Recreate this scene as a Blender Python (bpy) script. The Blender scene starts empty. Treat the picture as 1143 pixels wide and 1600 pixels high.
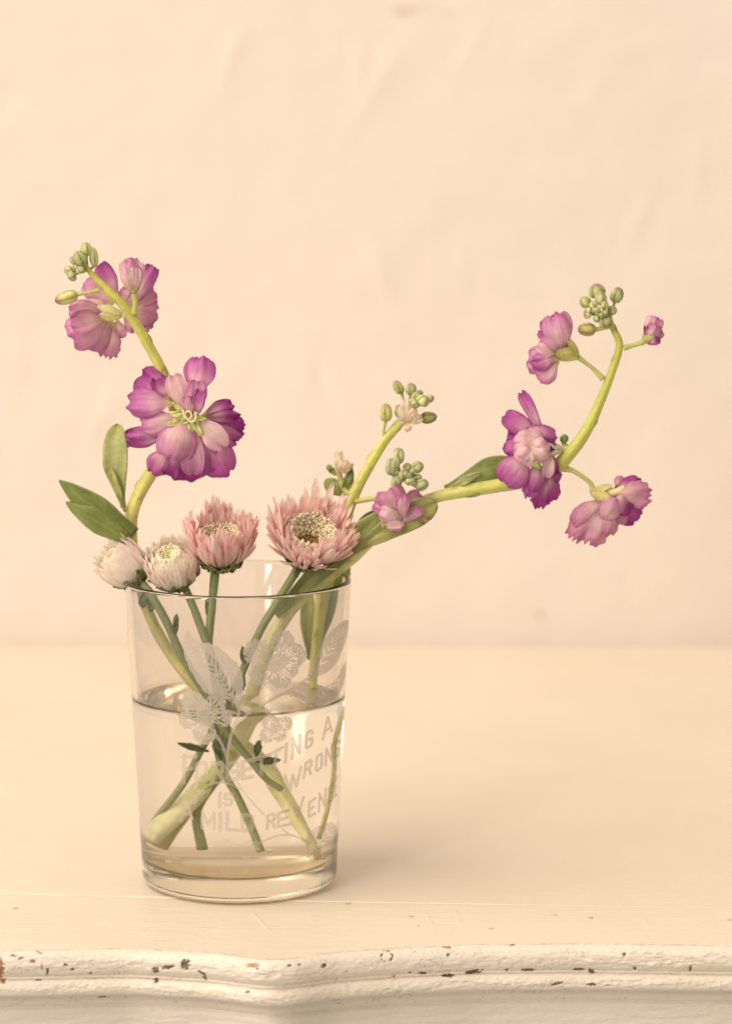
import bpy, math, random
import numpy as np
from mathutils import Vector, Matrix, noise

random.seed(7)
np.random.seed(7)
S = 0.001                       # everything below is measured in millimetres
SC = bpy.context.scene
COL = SC.collection

# ------------------------------------------------------------------ camera
CW, CH, CF = 1143.0, 1600.0, 4762.0     # picture size and focal length in photo pixels
CPOS = np.array([41.5, -975.0, 263.0])
PITCH = math.radians(8.2)
CFW = np.array([0, math.cos(PITCH), -math.sin(PITCH)])
CUP = np.array([0, math.sin(PITCH), math.cos(PITCH)])
cam_d = bpy.data.cameras.new('camera')
cam = bpy.data.objects.new('camera', cam_d)
COL.objects.link(cam)
cam.location = CPOS * S
cam.rotation_euler = (math.pi / 2 - PITCH, 0, 0)
cam_d.sensor_fit = 'HORIZONTAL'
cam_d.sensor_width = 24.0
cam_d.lens = 24.0 * CF / CW
cam_d.clip_start = 0.05
cam_d.clip_end = 20
cam_d.dof.use_dof = True
cam_d.dof.focus_distance = 0.955
cam_d.dof.aperture_fstop = 8.0
SC.camera = cam

# ------------------------------------------------------------------ light
world = bpy.data.worlds.new("World")
SC.world = world
world.use_nodes = True
wn = world.node_tree
bg = wn.nodes['Background']
bg.inputs['Color'].default_value = (1.0, 0.87, 0.69, 1)
bg.inputs['Strength'].default_value = 0.41


def window_light(name, az, el, dist, w, h, power, color):
    """A soft window: az is measured from the camera side (-y) towards -x."""
    a, e = math.radians(az), math.radians(el)
    tgt = Vector((0.0, 0.0, 0.08))
    d = Vector((-math.sin(a) * math.cos(e), -math.cos(a) * math.cos(e), math.sin(e)))
    ld = bpy.data.lights.new(name, 'AREA')
    ld.shape = 'RECTANGLE'
    ld.size, ld.size_y = w, h
    ld.energy = power
    ld.color = color
    o = bpy.data.objects.new(name, ld)
    COL.objects.link(o)
    o.location = tgt + d * dist
    o.rotation_euler = d.to_track_quat('Z', 'Y').to_euler()
    return o


window_light('window_lamp', 60, 46, 2.4, 2.9, 2.5, 57, (1.0, 0.88, 0.72))
window_light('window_lamp', 31, 14, 3.0, 0.36, 2.0, 17, (1.0, 0.88, 0.74))

SC.view_settings.view_transform = 'Standard'
SC.view_settings.look = 'None'
SC.view_settings.gamma = 1
SC.view_settings.exposure = 0.64
SC.cycles.max_bounces = 24
SC.cycles.transmission_bounces = 20
SC.cycles.transparent_max_bounces = 24
SC.cycles.diffuse_bounces = 6
SC.cycles.glossy_bounces = 8
SC.cycles.use_denoising = True
SC.cycles.sample_clamp_indirect = 8.0
SC.cycles.blur_glossy = 0.6


# ------------------------------------------------------------------ pixel <-> place
def proj(P):
    v = np.asarray(P, float) - CPOS
    d = v @ CFW
    return CW / 2 + CF * v[..., 0] / d, CH / 2 - CF * (v @ CUP) / d


def ray(px, py):
    d = CFW + np.array([1, 0, 0]) * (px - CW / 2) / CF + CUP * (CH / 2 - py) / CF
    return d / np.linalg.norm(d)


def at(px, py, Y=0.0):
    """the point seen at px, py that stands in the plane y = Y"""
    d = ray(px, py)
    return CPOS + d * (Y - CPOS[1]) / d[1]


def on_table(px, py, z=0.0):
    d = ray(px, py)
    return CPOS + d * (z - CPOS[2]) / d[2]


# ------------------------------------------------------------------ glass shape
HT, R0, R1 = 101.0, 31.7, 36.7
WALL = 1.7
ZB = 7.6
ZW = 62.0


def r_out(z):
    return R0 + (R1 - R0) * z / HT


def r_in(z):
    t = max(0.0, min(1.0, (z - ZB) / 6.0))
    return (r_out(z) - WALL) - 5.0 * (1 - math.sqrt(1 - (1 - t) ** 2))


def refr(d, n, eta):
    c = -d @ n
    k = 1 - eta * eta * (1 - c * c)
    if k < 0:
        k = 0.0
    return eta * d + (eta * c - math.sqrt(k)) * n


def at_water(px, py, Y=0.0):
    """the point in the water that is seen at px, py through the glass front, in the plane y = Y"""
    d = ray(px, py)
    p = CPOS.copy()
    for R, n1, n2 in ((33.9, 1.0, 1.5), (32.2, 1.5, 1.33)):
        a = d[0] ** 2 + d[1] ** 2
        b = 2 * (p[0] * d[0] + p[1] * d[1])
        c = p[0] ** 2 + p[1] ** 2 - R * R
        D = b * b - 4 * a * c
        if D < 0:
            D = 0
        t = (-b - math.sqrt(D)) / (2 * a)
        p = p + d * t
        n = np.array([p[0], p[1], 0]) / math.hypot(p[0], p[1])
        d = refr(d, n, n1 / n2)
    t = (Y - p[1]) / d[1]
    return p + d * t


# ------------------------------------------------------------------ object helpers
def tag(o, label, cat, group=None, kind=None):
    o['label'] = label
    o['category'] = cat
    if group:
        o['group'] = group
    if kind:
        o['kind'] = kind
    return o


def empty(name, loc, label, cat, group=None):
    o = bpy.data.objects.new(name, None)
    COL.objects.link(o)
    o.location = Vector(loc) * S
    o.empty_display_size = 0.01
    o['org'] = [float(v) for v in loc]
    return tag(o, label, cat, group)


def mesh_data(name, V, F, mats, cols=None, uvs=None, smooth=True, mi=None):
    me = bpy.data.meshes.new(name)
    me.from_pydata([tuple(v) for v in (np.asarray(V) * S)], [], [tuple(f) for f in F])
    for m in (mats if isinstance(mats, (list, tuple)) else [mats]):
        me.materials.append(m)
    if smooth:
        me.polygons.foreach_set('use_smooth', [True] * len(me.polygons))
    if mi is not None:
        me.polygons.foreach_set('material_index', list(mi))
    if cols is not None:
        a = me.color_attributes.new('Col', 'FLOAT_COLOR', 'POINT')
        c = np.ones((len(V), 4), np.float32)
        c[:, :3] = cols
        a.data.foreach_set('color', c.ravel())
    if uvs is not None:
        uv = me.uv_layers.new(name='UVMap')
        idx = np.zeros(len(me.loops), np.int32)
        me.loops.foreach_get('vertex_index', idx)
        uv.data.foreach_set('uv', np.asarray(uvs, np.float32)[idx].ravel())
    me.update()
    return me


def org_of(parent):
    p = parent
    while p.parent is not None:
        p = p.parent
    return np.array(p['org']) if 'org' in p else np.zeros(3)


def obj(name, V, F, mats, parent=None, cols=None, uvs=None, smooth=True, mi=None):
    V = np.asarray(V, float)
    if parent is not None:
        V = V - org_of(parent)
    me = mesh_data(name, V, F, mats, cols, uvs, smooth, mi)
    o = bpy.data.objects.new(name, me)
    COL.objects.link(o)
    o.parent = parent
    return o


def join(parts):
    V, F, C, U, n = [], [], [], [], 0
    for p in parts:
        v, f = p[0], p[1]
        V.append(v)
        F += [tuple(i + n for i in q) for q in f]
        if len(p) > 2:
            C.append(p[2])
        if len(p) > 3:
            U.append(p[3])
        n += len(v)
    return np.vstack(V), F, (np.vstack(C) if C else None), (np.vstack(U) if U else None)


def nrm(v):
    v = np.asarray(v, float)
    return v / (np.linalg.norm(v) + 1e-12)


def catmull(P, n=8):
    P = np.asarray(P, float)
    Q = np.vstack([2 * P[0] - P[1], P, 2 * P[-1] - P[-2]])
    out = []
    for i in range(1, len(Q) - 2):
        for k in range(n):
            t = k / n
            a, b, c, d = Q[i - 1], Q[i], Q[i + 1], Q[i + 2]
            out.append(0.5 * ((2 * b) + (c - a) * t + (2 * a - 5 * b + 4 * c - d) * t * t + (3 * b - a - 3 * c + d) * t ** 3))
    out.append(P[-1])
    return np.array(out)


def tube(pts, rad, sides=14, n=8, col=None, rough=0.0, ridge=0.0, seed=0):
    """pts: list of 3D, rad: list of radii; col: list of colours along it"""
    A = np.column_stack([np.asarray(pts, float), np.asarray(rad, float)])
    if col is not None:
        A = np.column_stack([A, np.asarray(col, float)])
    A = catmull(A, n)
    P, R = A[:, :3], A[:, 3]
    C = A[:, 4:7] if col is not None else None
    T = np.gradient(P, axis=0)
    up = np.array([0.3, -1, 0.2])
    V, F, CC = [], [], []
    x = None
    for i in range(len(P)):
        t = nrm(T[i])
        x = nrm(np.cross(t, up)) if x is None else nrm(x - t * (x @ t))
        y = np.cross(t, x)
        for k in range(sides):
            a = 2 * math.pi * k / sides
            r = R[i] * (1 + ridge * math.cos(5 * a))
            if rough:
                r *= 1 + rough * noise.noise(Vector((math.cos(a) * 1.5 + seed, math.sin(a) * 1.5, i * 0.22)))
            V.append(P[i] + (x * math.cos(a) + y * math.sin(a)) * r)
            if C is not None:
                CC.append(C[i])
    m = len(P)
    for i in range(m - 1):
        for k in range(sides):
            a, b = i * sides + k, i * sides + (k + 1) % sides
            F.append((a, b, b + sides, a + sides))
    V.append(P[0]); V.append(P[-1])
    if C is not None:
        CC += [C[0], C[-1]]
    for k in range(sides):
        F.append((m * sides, (k + 1) % sides, k))
        F.append((m * sides + 1, (m - 1) * sides + k, (m - 1) * sides + (k + 1) % sides))
    V = np.array(V)
    uv = np.zeros((len(V), 2))
    for i in range(m):
        for k in range(sides):
            uv[i * sides + k] = (k / sides, i / m)
    return V, F, (np.array(CC) if C is not None else None), uv


# ------------------------------------------------------------------ materials
def new_mat(name):
    m = bpy.data.materials.new(name)
    m.use_nodes = True
    nt = m.node_tree
    nt.nodes.clear()
    return m, nt


def nd(nt, t, **kw):
    n = nt.nodes.new(t)
    for k, v in kw.items():
        if k.startswith('i_'):
            key = k[2:].replace('_', ' ')
            n.inputs[key].default_value = v
        else:
            setattr(n, k, v)
    return n


def plant_mat(name, transl=0.35, rough=0.55, vein=0.12, bump=0.15, nscale=(14, 1.3, 1), fuzz=0.0, mottle=0.25, tscale=900):
    m, nt = new_mat(name)
    L = nt.links.new
    out = nd(nt, 'ShaderNodeOutputMaterial')
    att = nd(nt, 'ShaderNodeVertexColor', layer_name='Col')
    tc = nd(nt, 'ShaderNodeTexCoord')
    mp = nd(nt, 'ShaderNodeMapping')
    mp.inputs['Scale'].default_value = nscale
    L(tc.outputs['UV'], mp.inputs['Vector'])
    n1 = nd(nt, 'ShaderNodeTexNoise', i_Scale=1.0, i_Detail=3.0, i_Roughness=0.6)
    L(mp.outputs[0], n1.inputs['Vector'])
    n2 = nd(nt, 'ShaderNodeTexNoise', i_Scale=float(tscale), i_Detail=3.0)
    L(tc.outputs['Object'], n2.inputs['Vector'])
    ma = nd(nt, 'ShaderNodeMath', operation='MULTIPLY_ADD')
    L(n1.outputs['Fac'], ma.inputs[0]); ma.inputs[1].default_value = vein * 4; ma.inputs[2].default_value = 1 - vein * 2
    mb = nd(nt, 'ShaderNodeMath', operation='MULTIPLY_ADD')
    L(n2.outputs['Fac'], mb.inputs[0]); mb.inputs[1].default_value = mottle * 2; mb.inputs[2].default_value = 1 - mottle
    mc = nd(nt, 'ShaderNodeMath', operation='MULTIPLY')
    L(ma.outputs[0], mc.inputs[0]); L(mb.outputs[0], mc.inputs[1])
    mul = nd(nt, 'ShaderNodeVectorMath', operation='SCALE')
    L(att.outputs['Color'], mul.inputs[0]); L(mc.outputs[0], mul.inputs['Scale'])
    bp = nd(nt, 'ShaderNodeBump', i_Strength=bump, i_Distance=0.0004)
    add = nd(nt, 'ShaderNodeMath', operation='ADD')
    L(n1.outputs['Fac'], add.inputs[0]); L(n2.outputs['Fac'], add.inputs[1])
    L(add.outputs[0], bp.inputs['Height'])
    p = nd(nt, 'ShaderNodeBsdfPrincipled', i_Roughness=rough * .85)
    p.inputs['Specular IOR Level'].default_value = 0.45
    p.inputs['Sheen Weight'].default_value = fuzz
    p.inputs['Sheen Roughness'].default_value = 0.4
    L(mul.outputs[0], p.inputs['Base Color']); L(bp.outputs[0], p.inputs['Normal'])
    if transl > 0:
        t = nd(nt, 'ShaderNodeBsdfTranslucent')
        L(mul.outputs[0], t.inputs['Color']); L(bp.outputs[0], t.inputs['Normal'])
        mx = nd(nt, 'ShaderNodeMixShader', i_Fac=transl)
        L(p.outputs[0], mx.inputs[1]); L(t.outputs[0], mx.inputs[2])
        L(mx.outputs[0], out.inputs[0])
    else:
        L(p.outputs[0], out.inputs[0])
    return m


M_PETAL = plant_mat('petal', 0.38, 0.45, 0.19, 0.45, (24, 1.2, 1), 0.1, 0.2, 420)
M_ASTER = plant_mat('aster_petal', 0.35, 0.5, 0.08, 0.2, (5, 1.0, 1), 0.1, 0.08, 900)
M_LEAF = plant_mat('leaf', 0.3, 0.55, 0.06, 0.3, (9, 3, 1), 0.15, 0.3, 700)
M_STEM = plant_mat('stem', 0.0, 0.6, 0.12, 0.5, (10, 5, 1), 0.3, 0.16, 500)
M_BUD = plant_mat('bud', 0.15, 0.6, 0.10, 0.4, (12, 2, 1), 0.3, 0.25, 900)


def glass_mat(name, ior, color=(1, 1, 1), rough=0.0):
    m, nt = new_mat(name)
    out = nd(nt, 'ShaderNodeOutputMaterial')
    g = nd(nt, 'ShaderNodeBsdfGlass', i_IOR=ior, i_Roughness=rough)
    g.inputs['Color'].default_value = (*color, 1)
    nt.links.new(g.outputs[0], out.inputs[0])
    return m


M_GLASS = glass_mat('clear_glass', 1.5, (0.968, 0.955, 0.945))
M_WSIDE = glass_mat('water_against_glass', 1.33 / 1.5, (1, 1, 1))
M_WBASE = glass_mat('water_on_glass_base', 1.33 / 1.5, (0.85, 0.80, 0.70), 0.22)  # tint darkens the base: shade put into the colour; roughness blurs sparkle
M_FOOT = glass_mat('tinted_glass_foot', 1.5, (0.88, 0.86, 0.74), 0.12)  # olive tinted, slightly rough underside and lower corner
M_WTOP = glass_mat('water_surface', 1.33, (0.93, 0.91, 0.89), 0.13)
M_BUBBLE = glass_mat('air_bubble', 1 / 1.33, (1, 1, 1))

M_ETCH, nt = new_mat('etched_frosting')
out = nd(nt, 'ShaderNodeOutputMaterial')
tr = nd(nt, 'ShaderNodeBsdfTransparent')
di = nd(nt, 'ShaderNodeBsdfDiffuse'); di.inputs[0].default_value = (0.71, 0.64, 0.57, 1)
tl = nd(nt, 'ShaderNodeBsdfTranslucent'); tl.inputs[0].default_value = (0.71, 0.64, 0.57, 1)
m1 = nd(nt, 'ShaderNodeMixShader', i_Fac=0.5)
m2 = nd(nt, 'ShaderNodeMixShader')
vc = nd(nt, 'ShaderNodeVertexColor', layer_name='Col')
tcx = nd(nt, 'ShaderNodeTexCoord')
nz = nd(nt, 'ShaderNodeTexNoise', i_Scale=1500.0, i_Detail=2.0)
nt.links.new(tcx.outputs['Object'], nz.inputs['Vector'])
mm = nd(nt, 'ShaderNodeMath', operation='MULTIPLY_ADD'); mm.inputs[1].default_value = 0.5; mm.inputs[2].default_value = 0.75
nt.links.new(nz.outputs['Fac'], mm.inputs[0])
mo = nd(nt, 'ShaderNodeMath', operation='MULTIPLY')
nt.links.new(mm.outputs[0], mo.inputs[0]); nt.links.new(vc.outputs['Color'], mo.inputs[1])
nt.links.new(di.outputs[0], m1.inputs[1]); nt.links.new(tl.outputs[0], m1.inputs[2])
nt.links.new(mo.outputs[0], m2.inputs[0]); nt.links.new(tr.outputs[0], m2.inputs[1]); nt.links.new(m1.outputs[0], m2.inputs[2])
nt.links.new(m2.outputs[0], out.inputs[0])


def paint_mat(name, base, dark, attr, bscale, bstr, rough, spec=0.4):
    """old oil paint: brushed relief, faint yellowing in soft clouds, optional chip colours from an attribute"""
    m, nt = new_mat(name)
    L = nt.links.new
    out = nd(nt, 'ShaderNodeOutputMaterial')
    tc = nd(nt, 'ShaderNodeTexCoord')
    p = nd(nt, 'ShaderNodeBsdfPrincipled', i_Roughness=rough)
    p.inputs['Specular IOR Level'].default_value = spec
    n1 = nd(nt, 'ShaderNodeTexNoise', i_Scale=bscale[0], i_Detail=5.0, i_Roughness=0.55)
    L(tc.outputs['Object'], n1.inputs['Vector'])
    mix = nd(nt, 'ShaderNodeMix', data_type='RGBA')
    mix.inputs['A'].default_value = (*base, 1)
    mix.inputs['B'].default_value = (*dark, 1)
    rmp = nd(nt, 'ShaderNodeMapRange'); rmp.inputs['From Min'].default_value = 0.35; rmp.inputs['From Max'].default_value = 0.75
    L(n1.outputs['Fac'], rmp.inputs['Value']); L(rmp.outputs[0], mix.inputs['Factor'])
    src = mix.outputs['Result']
    if attr:
        a = nd(nt, 'ShaderNodeVertexColor', layer_name='Col')
        mu = nd(nt, 'ShaderNodeMix', data_type='RGBA', blend_type='MULTIPLY')
        mu.inputs['Factor'].default_value = 1
        L(src, mu.inputs['A']); L(a.outputs['Color'], mu.inputs['B'])
        src = mu.outputs['Result']
    L(src, p.inputs['Base Color'])
    mp = nd(nt, 'ShaderNodeMapping'); mp.inputs['Scale'].default_value = bscale[1]
    L(tc.outputs['Object'], mp.inputs['Vector'])
    n2 = nd(nt, 'ShaderNodeTexNoise', i_Scale=bscale[2], i_Detail=6.0, i_Roughness=0.6)
    L(mp.outputs[0], n2.inputs['Vector'])
    bp = nd(nt, 'ShaderNodeBump', i_Strength=bstr, i_Distance=0.0006)
    L(n2.outputs['Fac'], bp.inputs['Height']); L(bp.outputs[0], p.inputs['Normal'])
    L(p.outputs[0], out.inputs[0])
    return m


M_WALL = paint_mat('painted_plaster', (0.705, 0.635, 0.59), (0.70, 0.625, 0.57), True, (6.0, (1, 1, 1), 75.0), 0.30, 0.75, 0.2)
M_TOP = paint_mat('cream_table_paint', (0.705, 0.615, 0.52), (0.675, 0.58, 0.48), True, (14.0, (0.22, 1.7, 1), 340.0), 0.5, 0.42, 0.4)
M_EDGE = paint_mat('chipped_edge_paint', (0.70, 0.63, 0.565), (0.66, 0.585, 0.505), True, (30.0, (0.5, 1, 1), 900.0), 0.6, 0.38, 0.5)

# ------------------------------------------------------------------ wall and table
YW = 428.0


def fbm(x, y, z=0.0, o=4, s=1.0):
    return noise.fractal(Vector((x * s, y * s, z)), 1.0, 2.0, o)


def build_wall():
    x0, x1, z0, z1 = -420, 520, -60, 520
    nx, nz = 330, 210
    V, C = [], []
    spots = [(843, 960, 12, 7), (640, 14, 30, 6), (628, 20, 14, 5), (700, 18, 16, 4)]
    sp = [(at(a, b, YW), c / 3.4, d / 3.4) for a, b, c, d in spots]
    strokes = []
    rnd = random.Random(5)
    for i in range(70):
        strokes.append((rnd.uniform(x0, x1), rnd.uniform(0, z1), rnd.uniform(-0.5, 0.9), rnd.uniform(8, 34), rnd.uniform(1.6, 4.5), rnd.uniform(-1, 1)))
    for a, b, an, l in ((590, 130, .55, 22), (560, 110, 0.0, 12), (360, 90, .3, 14), (160, 650, .5, 14), (590, 420, -.4, 20), (1000, 340, .4, 16), (1090, 270, .1, 12), (730, 80, .5, 12), (25, 570, .1, 16)):
        p = at(a, b, YW)
        strokes.append((p[0], p[2], an, l, 2.8, 1.1))
    for j in range(nz):
        z = z0 + (z1 - z0) * j / (nz - 1)
        for i in range(nx):
            x = x0 + (x1 - x0) * i / (nx - 1)
            d = 0.8 * fbm(x, z, 3, 3, 0.011) + 0.26 * fbm(x, z, 9, 4, 0.05) + 0.10 * fbm(x, z, 15, 3, .16)
            V.append([x, YW - d, z])
            k = 1.0
            for p, a, b in sp:
                q = ((x - p[0]) / a) ** 2 + ((z - p[2]) / b) ** 2
                if q < 4:
                    k -= 0.22 * math.exp(-q * 1.6)
            C.append([k, k ** 1.2, k ** 1.5])
    V = np.array(V)
    for cx, cz, an, l, w, s in strokes:
        u = (V[:, 0] - cx) * math.sin(an) + (V[:, 2] - cz) * math.cos(an)
        v = (V[:, 0] - cx) * math.cos(an) - (V[:, 2] - cz) * math.sin(an)
        V[:, 1] -= s * 0.55 * np.exp(-(u / l) ** 2 - (v / w) ** 2)
    F = [(j * nx + i, (j + 1) * nx + i, (j + 1) * nx + i + 1, j * nx + i + 1) for j in range(nz - 1) for i in range(nx - 1)]
    F = [f[::-1] for f in F]
    # close it into a slab with a back
    o = obj('plaster_wall', V, F, M_WALL, None, np.array(C))
    m = o.modifiers.new('thick', 'SOLIDIFY'); m.thickness = 0.03; m.offset = -1
    tag(o, 'cream painted plaster wall with faint trowel marks behind the table', 'wall')


build_wall()

# front edge line of the table, from the photograph
EP = [(-250, 1488), (0, 1486), (200, 1482), (330, 1489), (415, 1500), (450, 1499), (520, 1489), (620, 1482), (750, 1476), (900, 1475), (1143, 1478), (1400, 1479)]
EW = np.array([on_table(a, b) for a, b in EP])
_xs = np.linspace(EW[0, 0], EW[-1, 0], 600)
_ys = np.interp(_xs, EW[:, 0], EW[:, 1])
_k = np.exp(-0.5 * (np.arange(-40, 41) / 4.5) ** 2)
_ys = np.convolve(np.pad(_ys, 40, 'edge'), _k / _k.sum(), 'valid')
ES = np.column_stack([_xs, _ys])


def edge_y(x):
    return np.interp(x, ES[:, 0], ES[:, 1])


JP = [on_table(a, b) for a, b in ((-250, 1394), (0, 1397), (240, 1403), (430, 1408), (700, 1413), (1400, 1424))]


def joint_y(x):
    return float(np.interp(x, [p[0] for p in JP], [p[1] for p in JP]))


def strokes_blemish(px, py, items):
    """1 where clean, 0 inside a blemish; items = (x, y, half length, half height, angle)"""
    k = np.zeros_like(px)
    for (x, y, a, b, an) in items:
        c, s = math.cos(an), math.sin(an)
        u = (px - x) * c + (py - y) * s
        v = -(px - x) * s + (py - y) * c
        k = np.maximum(k, 1 - np.clip(((u / a) ** 2 + (v / b) ** 2), 0, 1))
    return k


def grid_faces(nr, nc, flip=False):
    F = [(j * nc + i, j * nc + i + 1, (j + 1) * nc + i + 1, (j + 1) * nc + i) for j in range(nr - 1) for i in range(nc - 1)]
    return [f[::-1] for f in F] if flip else F


def build_table():
    T = empty('painted_table', (42, 150, 0), 'old cream painted wooden table with a chipped moulded front edge', 'table')
    # ---- back boards
    xs = np.linspace(-240, 330, 330)
    for (ya, yb, ny) in ((None, YW - 3.5, 190),):
        V, C = [], []
        for j in range(ny):
            t = (j / (ny - 1)) ** 1.6
            for x in xs:
                y0 = joint_y(x) + 0.15
                y = y0 + (yb - y0) * t
                z = 0.22 * fbm(x * 0.5, y, 1, 3, 0.03) + 0.05 * fbm(x * .25, y, 4, 3, 0.5)
                dj = y - y0
                z -= 8.0 * max(0, 1 - (yb - y) / 12.0) ** 1.4
                z += 0.28 * math.exp(-(dj / 0.9) ** 2) * (1.0 if x < 0 or x > 8 else .6) - (0.6 if j == 0 else 0)
                V.append([x, y, z]); C.append([1, 1, 1])
        V, C = np.array(V), np.array(C, float)
        px, py = proj(V)
        k = strokes_blemish(px, py, [(743, 1357, 3, 1.6, 0), (115, 1400, 9, 1.8, .05), (1000, 1330, 3, 1.5, 0), (650, 1290, 2.5, 1.5, 0), (820, 1345, 3, 1, .3)])
        C *= (1 - np.clip(k * 1.5, 0, 1)[:, None] * np.array([.35, .5, .65]))
        V[:, 2] -= 0.5 * k
        # soft old dings
        o = obj('board', V, grid_faces(ny, len(xs)), M_TOP, T, C)
    # ---- front board
    xs = np.linspace(-240, 330, 900)
    ny = 90
    V, C = [], []
    for j in range(ny):
        t = j / (ny - 1)
        for x in xs:
            y0, y1 = edge_y(x), joint_y(x) - 0.15
            y = y0 + (y1 - y0) * t
            z = 0.10 * fbm(x * 0.3, y, 2, 4, 0.12) + 0.035 * fbm(x * .3, y, 4, 3, 1.1)
            z += 0.20 * math.exp(-((y1 - y) / 0.8) ** 2) - (0.6 if j == ny - 1 else 0)
            fr = (y - y0)
            z += 0.18 * math.exp(-fr / 2.5) * fbm(x, y, 7, 4, 0.35)
            V.append([x, y, z]); C.append([1, 1, 1])
    V, C = np.array(V), np.array(C, float)
    px, py = proj(V)
    rid = strokes_blemish(px, py, [(975, 1404, 22, 2.2, .75), (1008, 1440, 12, 1.6, 1.0), (410, 1443, 30, 1.6, .85), (672, 1440, 26, 1.6, 1.2), (400, 1432, 12, 1.4, .8), (715, 1434, 14, 1.3, 1.25), (1020, 1396, 26, 5, 0)])
    V[:, 2] += 0.22 * rid
    ch = strokes_blemish(px, py, [(544, 1412, 5, 1.3, 0), (640, 1405, 7, 1.2, .4), (643, 1432, 5, 1.2, .1), (924, 1434, 4, 2, .1), (768, 1451, 4, 1.2, 0), (25, 1419, 5, 1.3, .1), (868, 1430, 3, 1, .2), (1141, 1437, 2, 2, 0), (655, 1447, 2, 1, 0)])
    C *= (1 - np.clip(ch * 1.4, 0, 1)[:, None] * np.array([.55, .68, .78]))
    V[:, 2] -= 0.4 * ch
    obj('board', V, grid_faces(ny, len(xs)), M_TOP, T, C)
    # ---- moulded front edge: profile swept along the front line
    prof = []   # (outward, z)
    for k in range(19):                                     # upper round
        a = math.radians(90 - 150 * k / 18)
        prof.append((3.3 * math.cos(a) ** 1 - 0.2 if a > 0 else 3.3 * math.cos(a) - .2, -4.0 + (3.96 if a > 0 else 4.4) * math.sin(a)))
    prof += [(1.7, -8.3), (1.65, -8.6)]
    for k in range(15):                                     # lower bead
        a = math.radians(80 - 150 * k / 14)
        prof.append((1.0 + 2.0 * math.cos(a), -11.5 + 2.7 * math.sin(a)))
    prof += [(0.8, -14.6), (-1.2, -14.9), (-2.4, -15.2), (-2.7, -16.2), (-2.9, -17.4), (-3.3, -18.4), (-3.9, -18.9)]
    prof = np.array(prof)
    # resample finely
    d = np.r_[0, np.cumsum(np.hypot(*np.diff(prof, axis=0).T))]
    n = 130
    dd = np.linspace(0, d[-1], n)
    pr = np.column_stack([np.interp(dd, d, prof[:, 0]), np.interp(dd, d, prof[:, 1])])
    tn = np.gradient(pr, axis=0)
    nn = np.column_stack([-tn[:, 1], tn[:, 0]])
    nn /= np.linalg.norm(nn, axis=1)[:, None] + 1e-9
    xs = np.linspace(-190, 280, 1300)
    yy = edge_y(xs)
    slope = np.gradient(yy, xs)
    V = np.zeros((n * len(xs), 3)); C = np.ones((n * len(xs), 3))
    ox = 1 / np.sqrt(1 + slope ** 2)
    low = np.zeros(len(xs))
    for j in range(n):
        for i, x in enumerate(xs):
            w = pr[j, 0]
            # the lower bead keeps a different sweep: slightly more forward round the bulge
            q = noise.noise(Vector((x * 0.10, j * 0.06, 1.0))) * 0.16 + noise.fractal(Vector((x * 0.17, j * 0.12, 5.0)), 0.8, 2.2, 6) * 0.42 * max(.15, .5 + 1.1 * noise.noise(Vector((x * .035, j * .02, 44.0)))) + 0.10 * noise.fractal(Vector((x * .55 + 3, j * .14, 2.0)), .9, 2.1, 3)
            q -= 0.14 * max(0, 1 - abs(noise.noise(Vector((x * .16, j * .07, 12.0)))) * 18)
            if 60 < j < 105:
                q += 0.12 * noise.fractal(Vector((x * .8, j * 0.22, 9.0)), 1.0, 2.0, 3)
            q *= min(1.0, 0.25 + j / 14.0) if j < 112 else 0.35
            V[j * len(xs) + i] = (x - slope[i] * ox[i] * (w - 0) * -1, yy[i] - (w + nn[j, 0] * q * -1) * ox[i], pr[j, 1] + 0.0 - nn[j, 1] * q * -1)
    V[:len(xs), 2] = np.minimum(V[:len(xs), 2], -0.02)
    px, py = proj(V)
    nzv = np.array([noise.noise(Vector((a * 0.22, b * 0.22, 0.0))) + .6 * noise.noise(Vector((a * .6, b * .6, 3.0))) for a, b in zip(px, py)])
    nz2 = np.array([noise.noise(Vector((a * .35, b * 1.3, 8.0))) + .5 * noise.noise(Vector((a * 1.4, b * 1.6, 5.0))) for a, b in zip(px, py)])
    def chips(items, thr=0.32):
        k = strokes_blemish(px, py, items)
        return (k + 0.55 * nzv + .35 * nz2 > thr + 0.22) & (k > 0)
    wood = chips([(395, 1509, 16, 5, .06), (0, 1514, 9, 22, .0), (22, 1494, 6, 3, .1), (33, 1498, 7, 3, -.2), (52, 1503, 7, 3.5, 0), (698, 1480, 11, 3.5, .1), (877, 1473, 8, 2.5, 0), (852, 1474, 9, 2, 0), (800, 1477, 7, 2.5, 0), (720, 1476, 6, 2, 0), (62, 1489, 8, 2, .5), (5, 1533, 6, 7, 0)], .30)
    dark = chips([(243, 1516, 7, 6, 0), (262, 1512, 13, 5, -.1), (290, 1508, 11, 11, .3), (244, 1533, 5, 7, .8), (103, 1508, 6, 3.5, .2), (74, 1519, 3, 8, .2), (113, 1515, 4, 3, 0), (66, 1512, 2, 5, 0), (140, 1521, 7, 2, .1), (452, 1509, 6, 3, 0), (467, 1508, 4, 3, 0), (506, 1509, 6, 5, 0),
                  (740, 1519, 18, 5, -.1), (700, 1525, 14, 4, 0), (660, 1521, 10, 3, 0), (792, 1516, 4, 3, 0), (825, 1516, 15, 3, 0), (905, 1515, 12, 3, 0), (925, 1518, 8, 5, .3), (991, 1514, 5, 4, .5), (870, 1538, 14, 4, -.2), (925, 1539, 10, 3, 0), (948, 1540, 5, 2, 0), (160, 1558, 9, 2, 0), (640, 1520, 4, 2, 0), (616, 1526, 3, 2, 0), (387, 1551, 5, 2, 0), (315, 1521, 10, 2.5, .5), (320, 1528, 6, 2, .9), (1078, 1514, 3, 7, .1), (402, 1515, 4, 3, 0), (700, 1493, 3, 6, .5), (60, 1532, 9, 1.5, 0), (975, 1492, 4, 4, .8), (648, 1488, 2, 1.5, 0)], .34)
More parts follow.
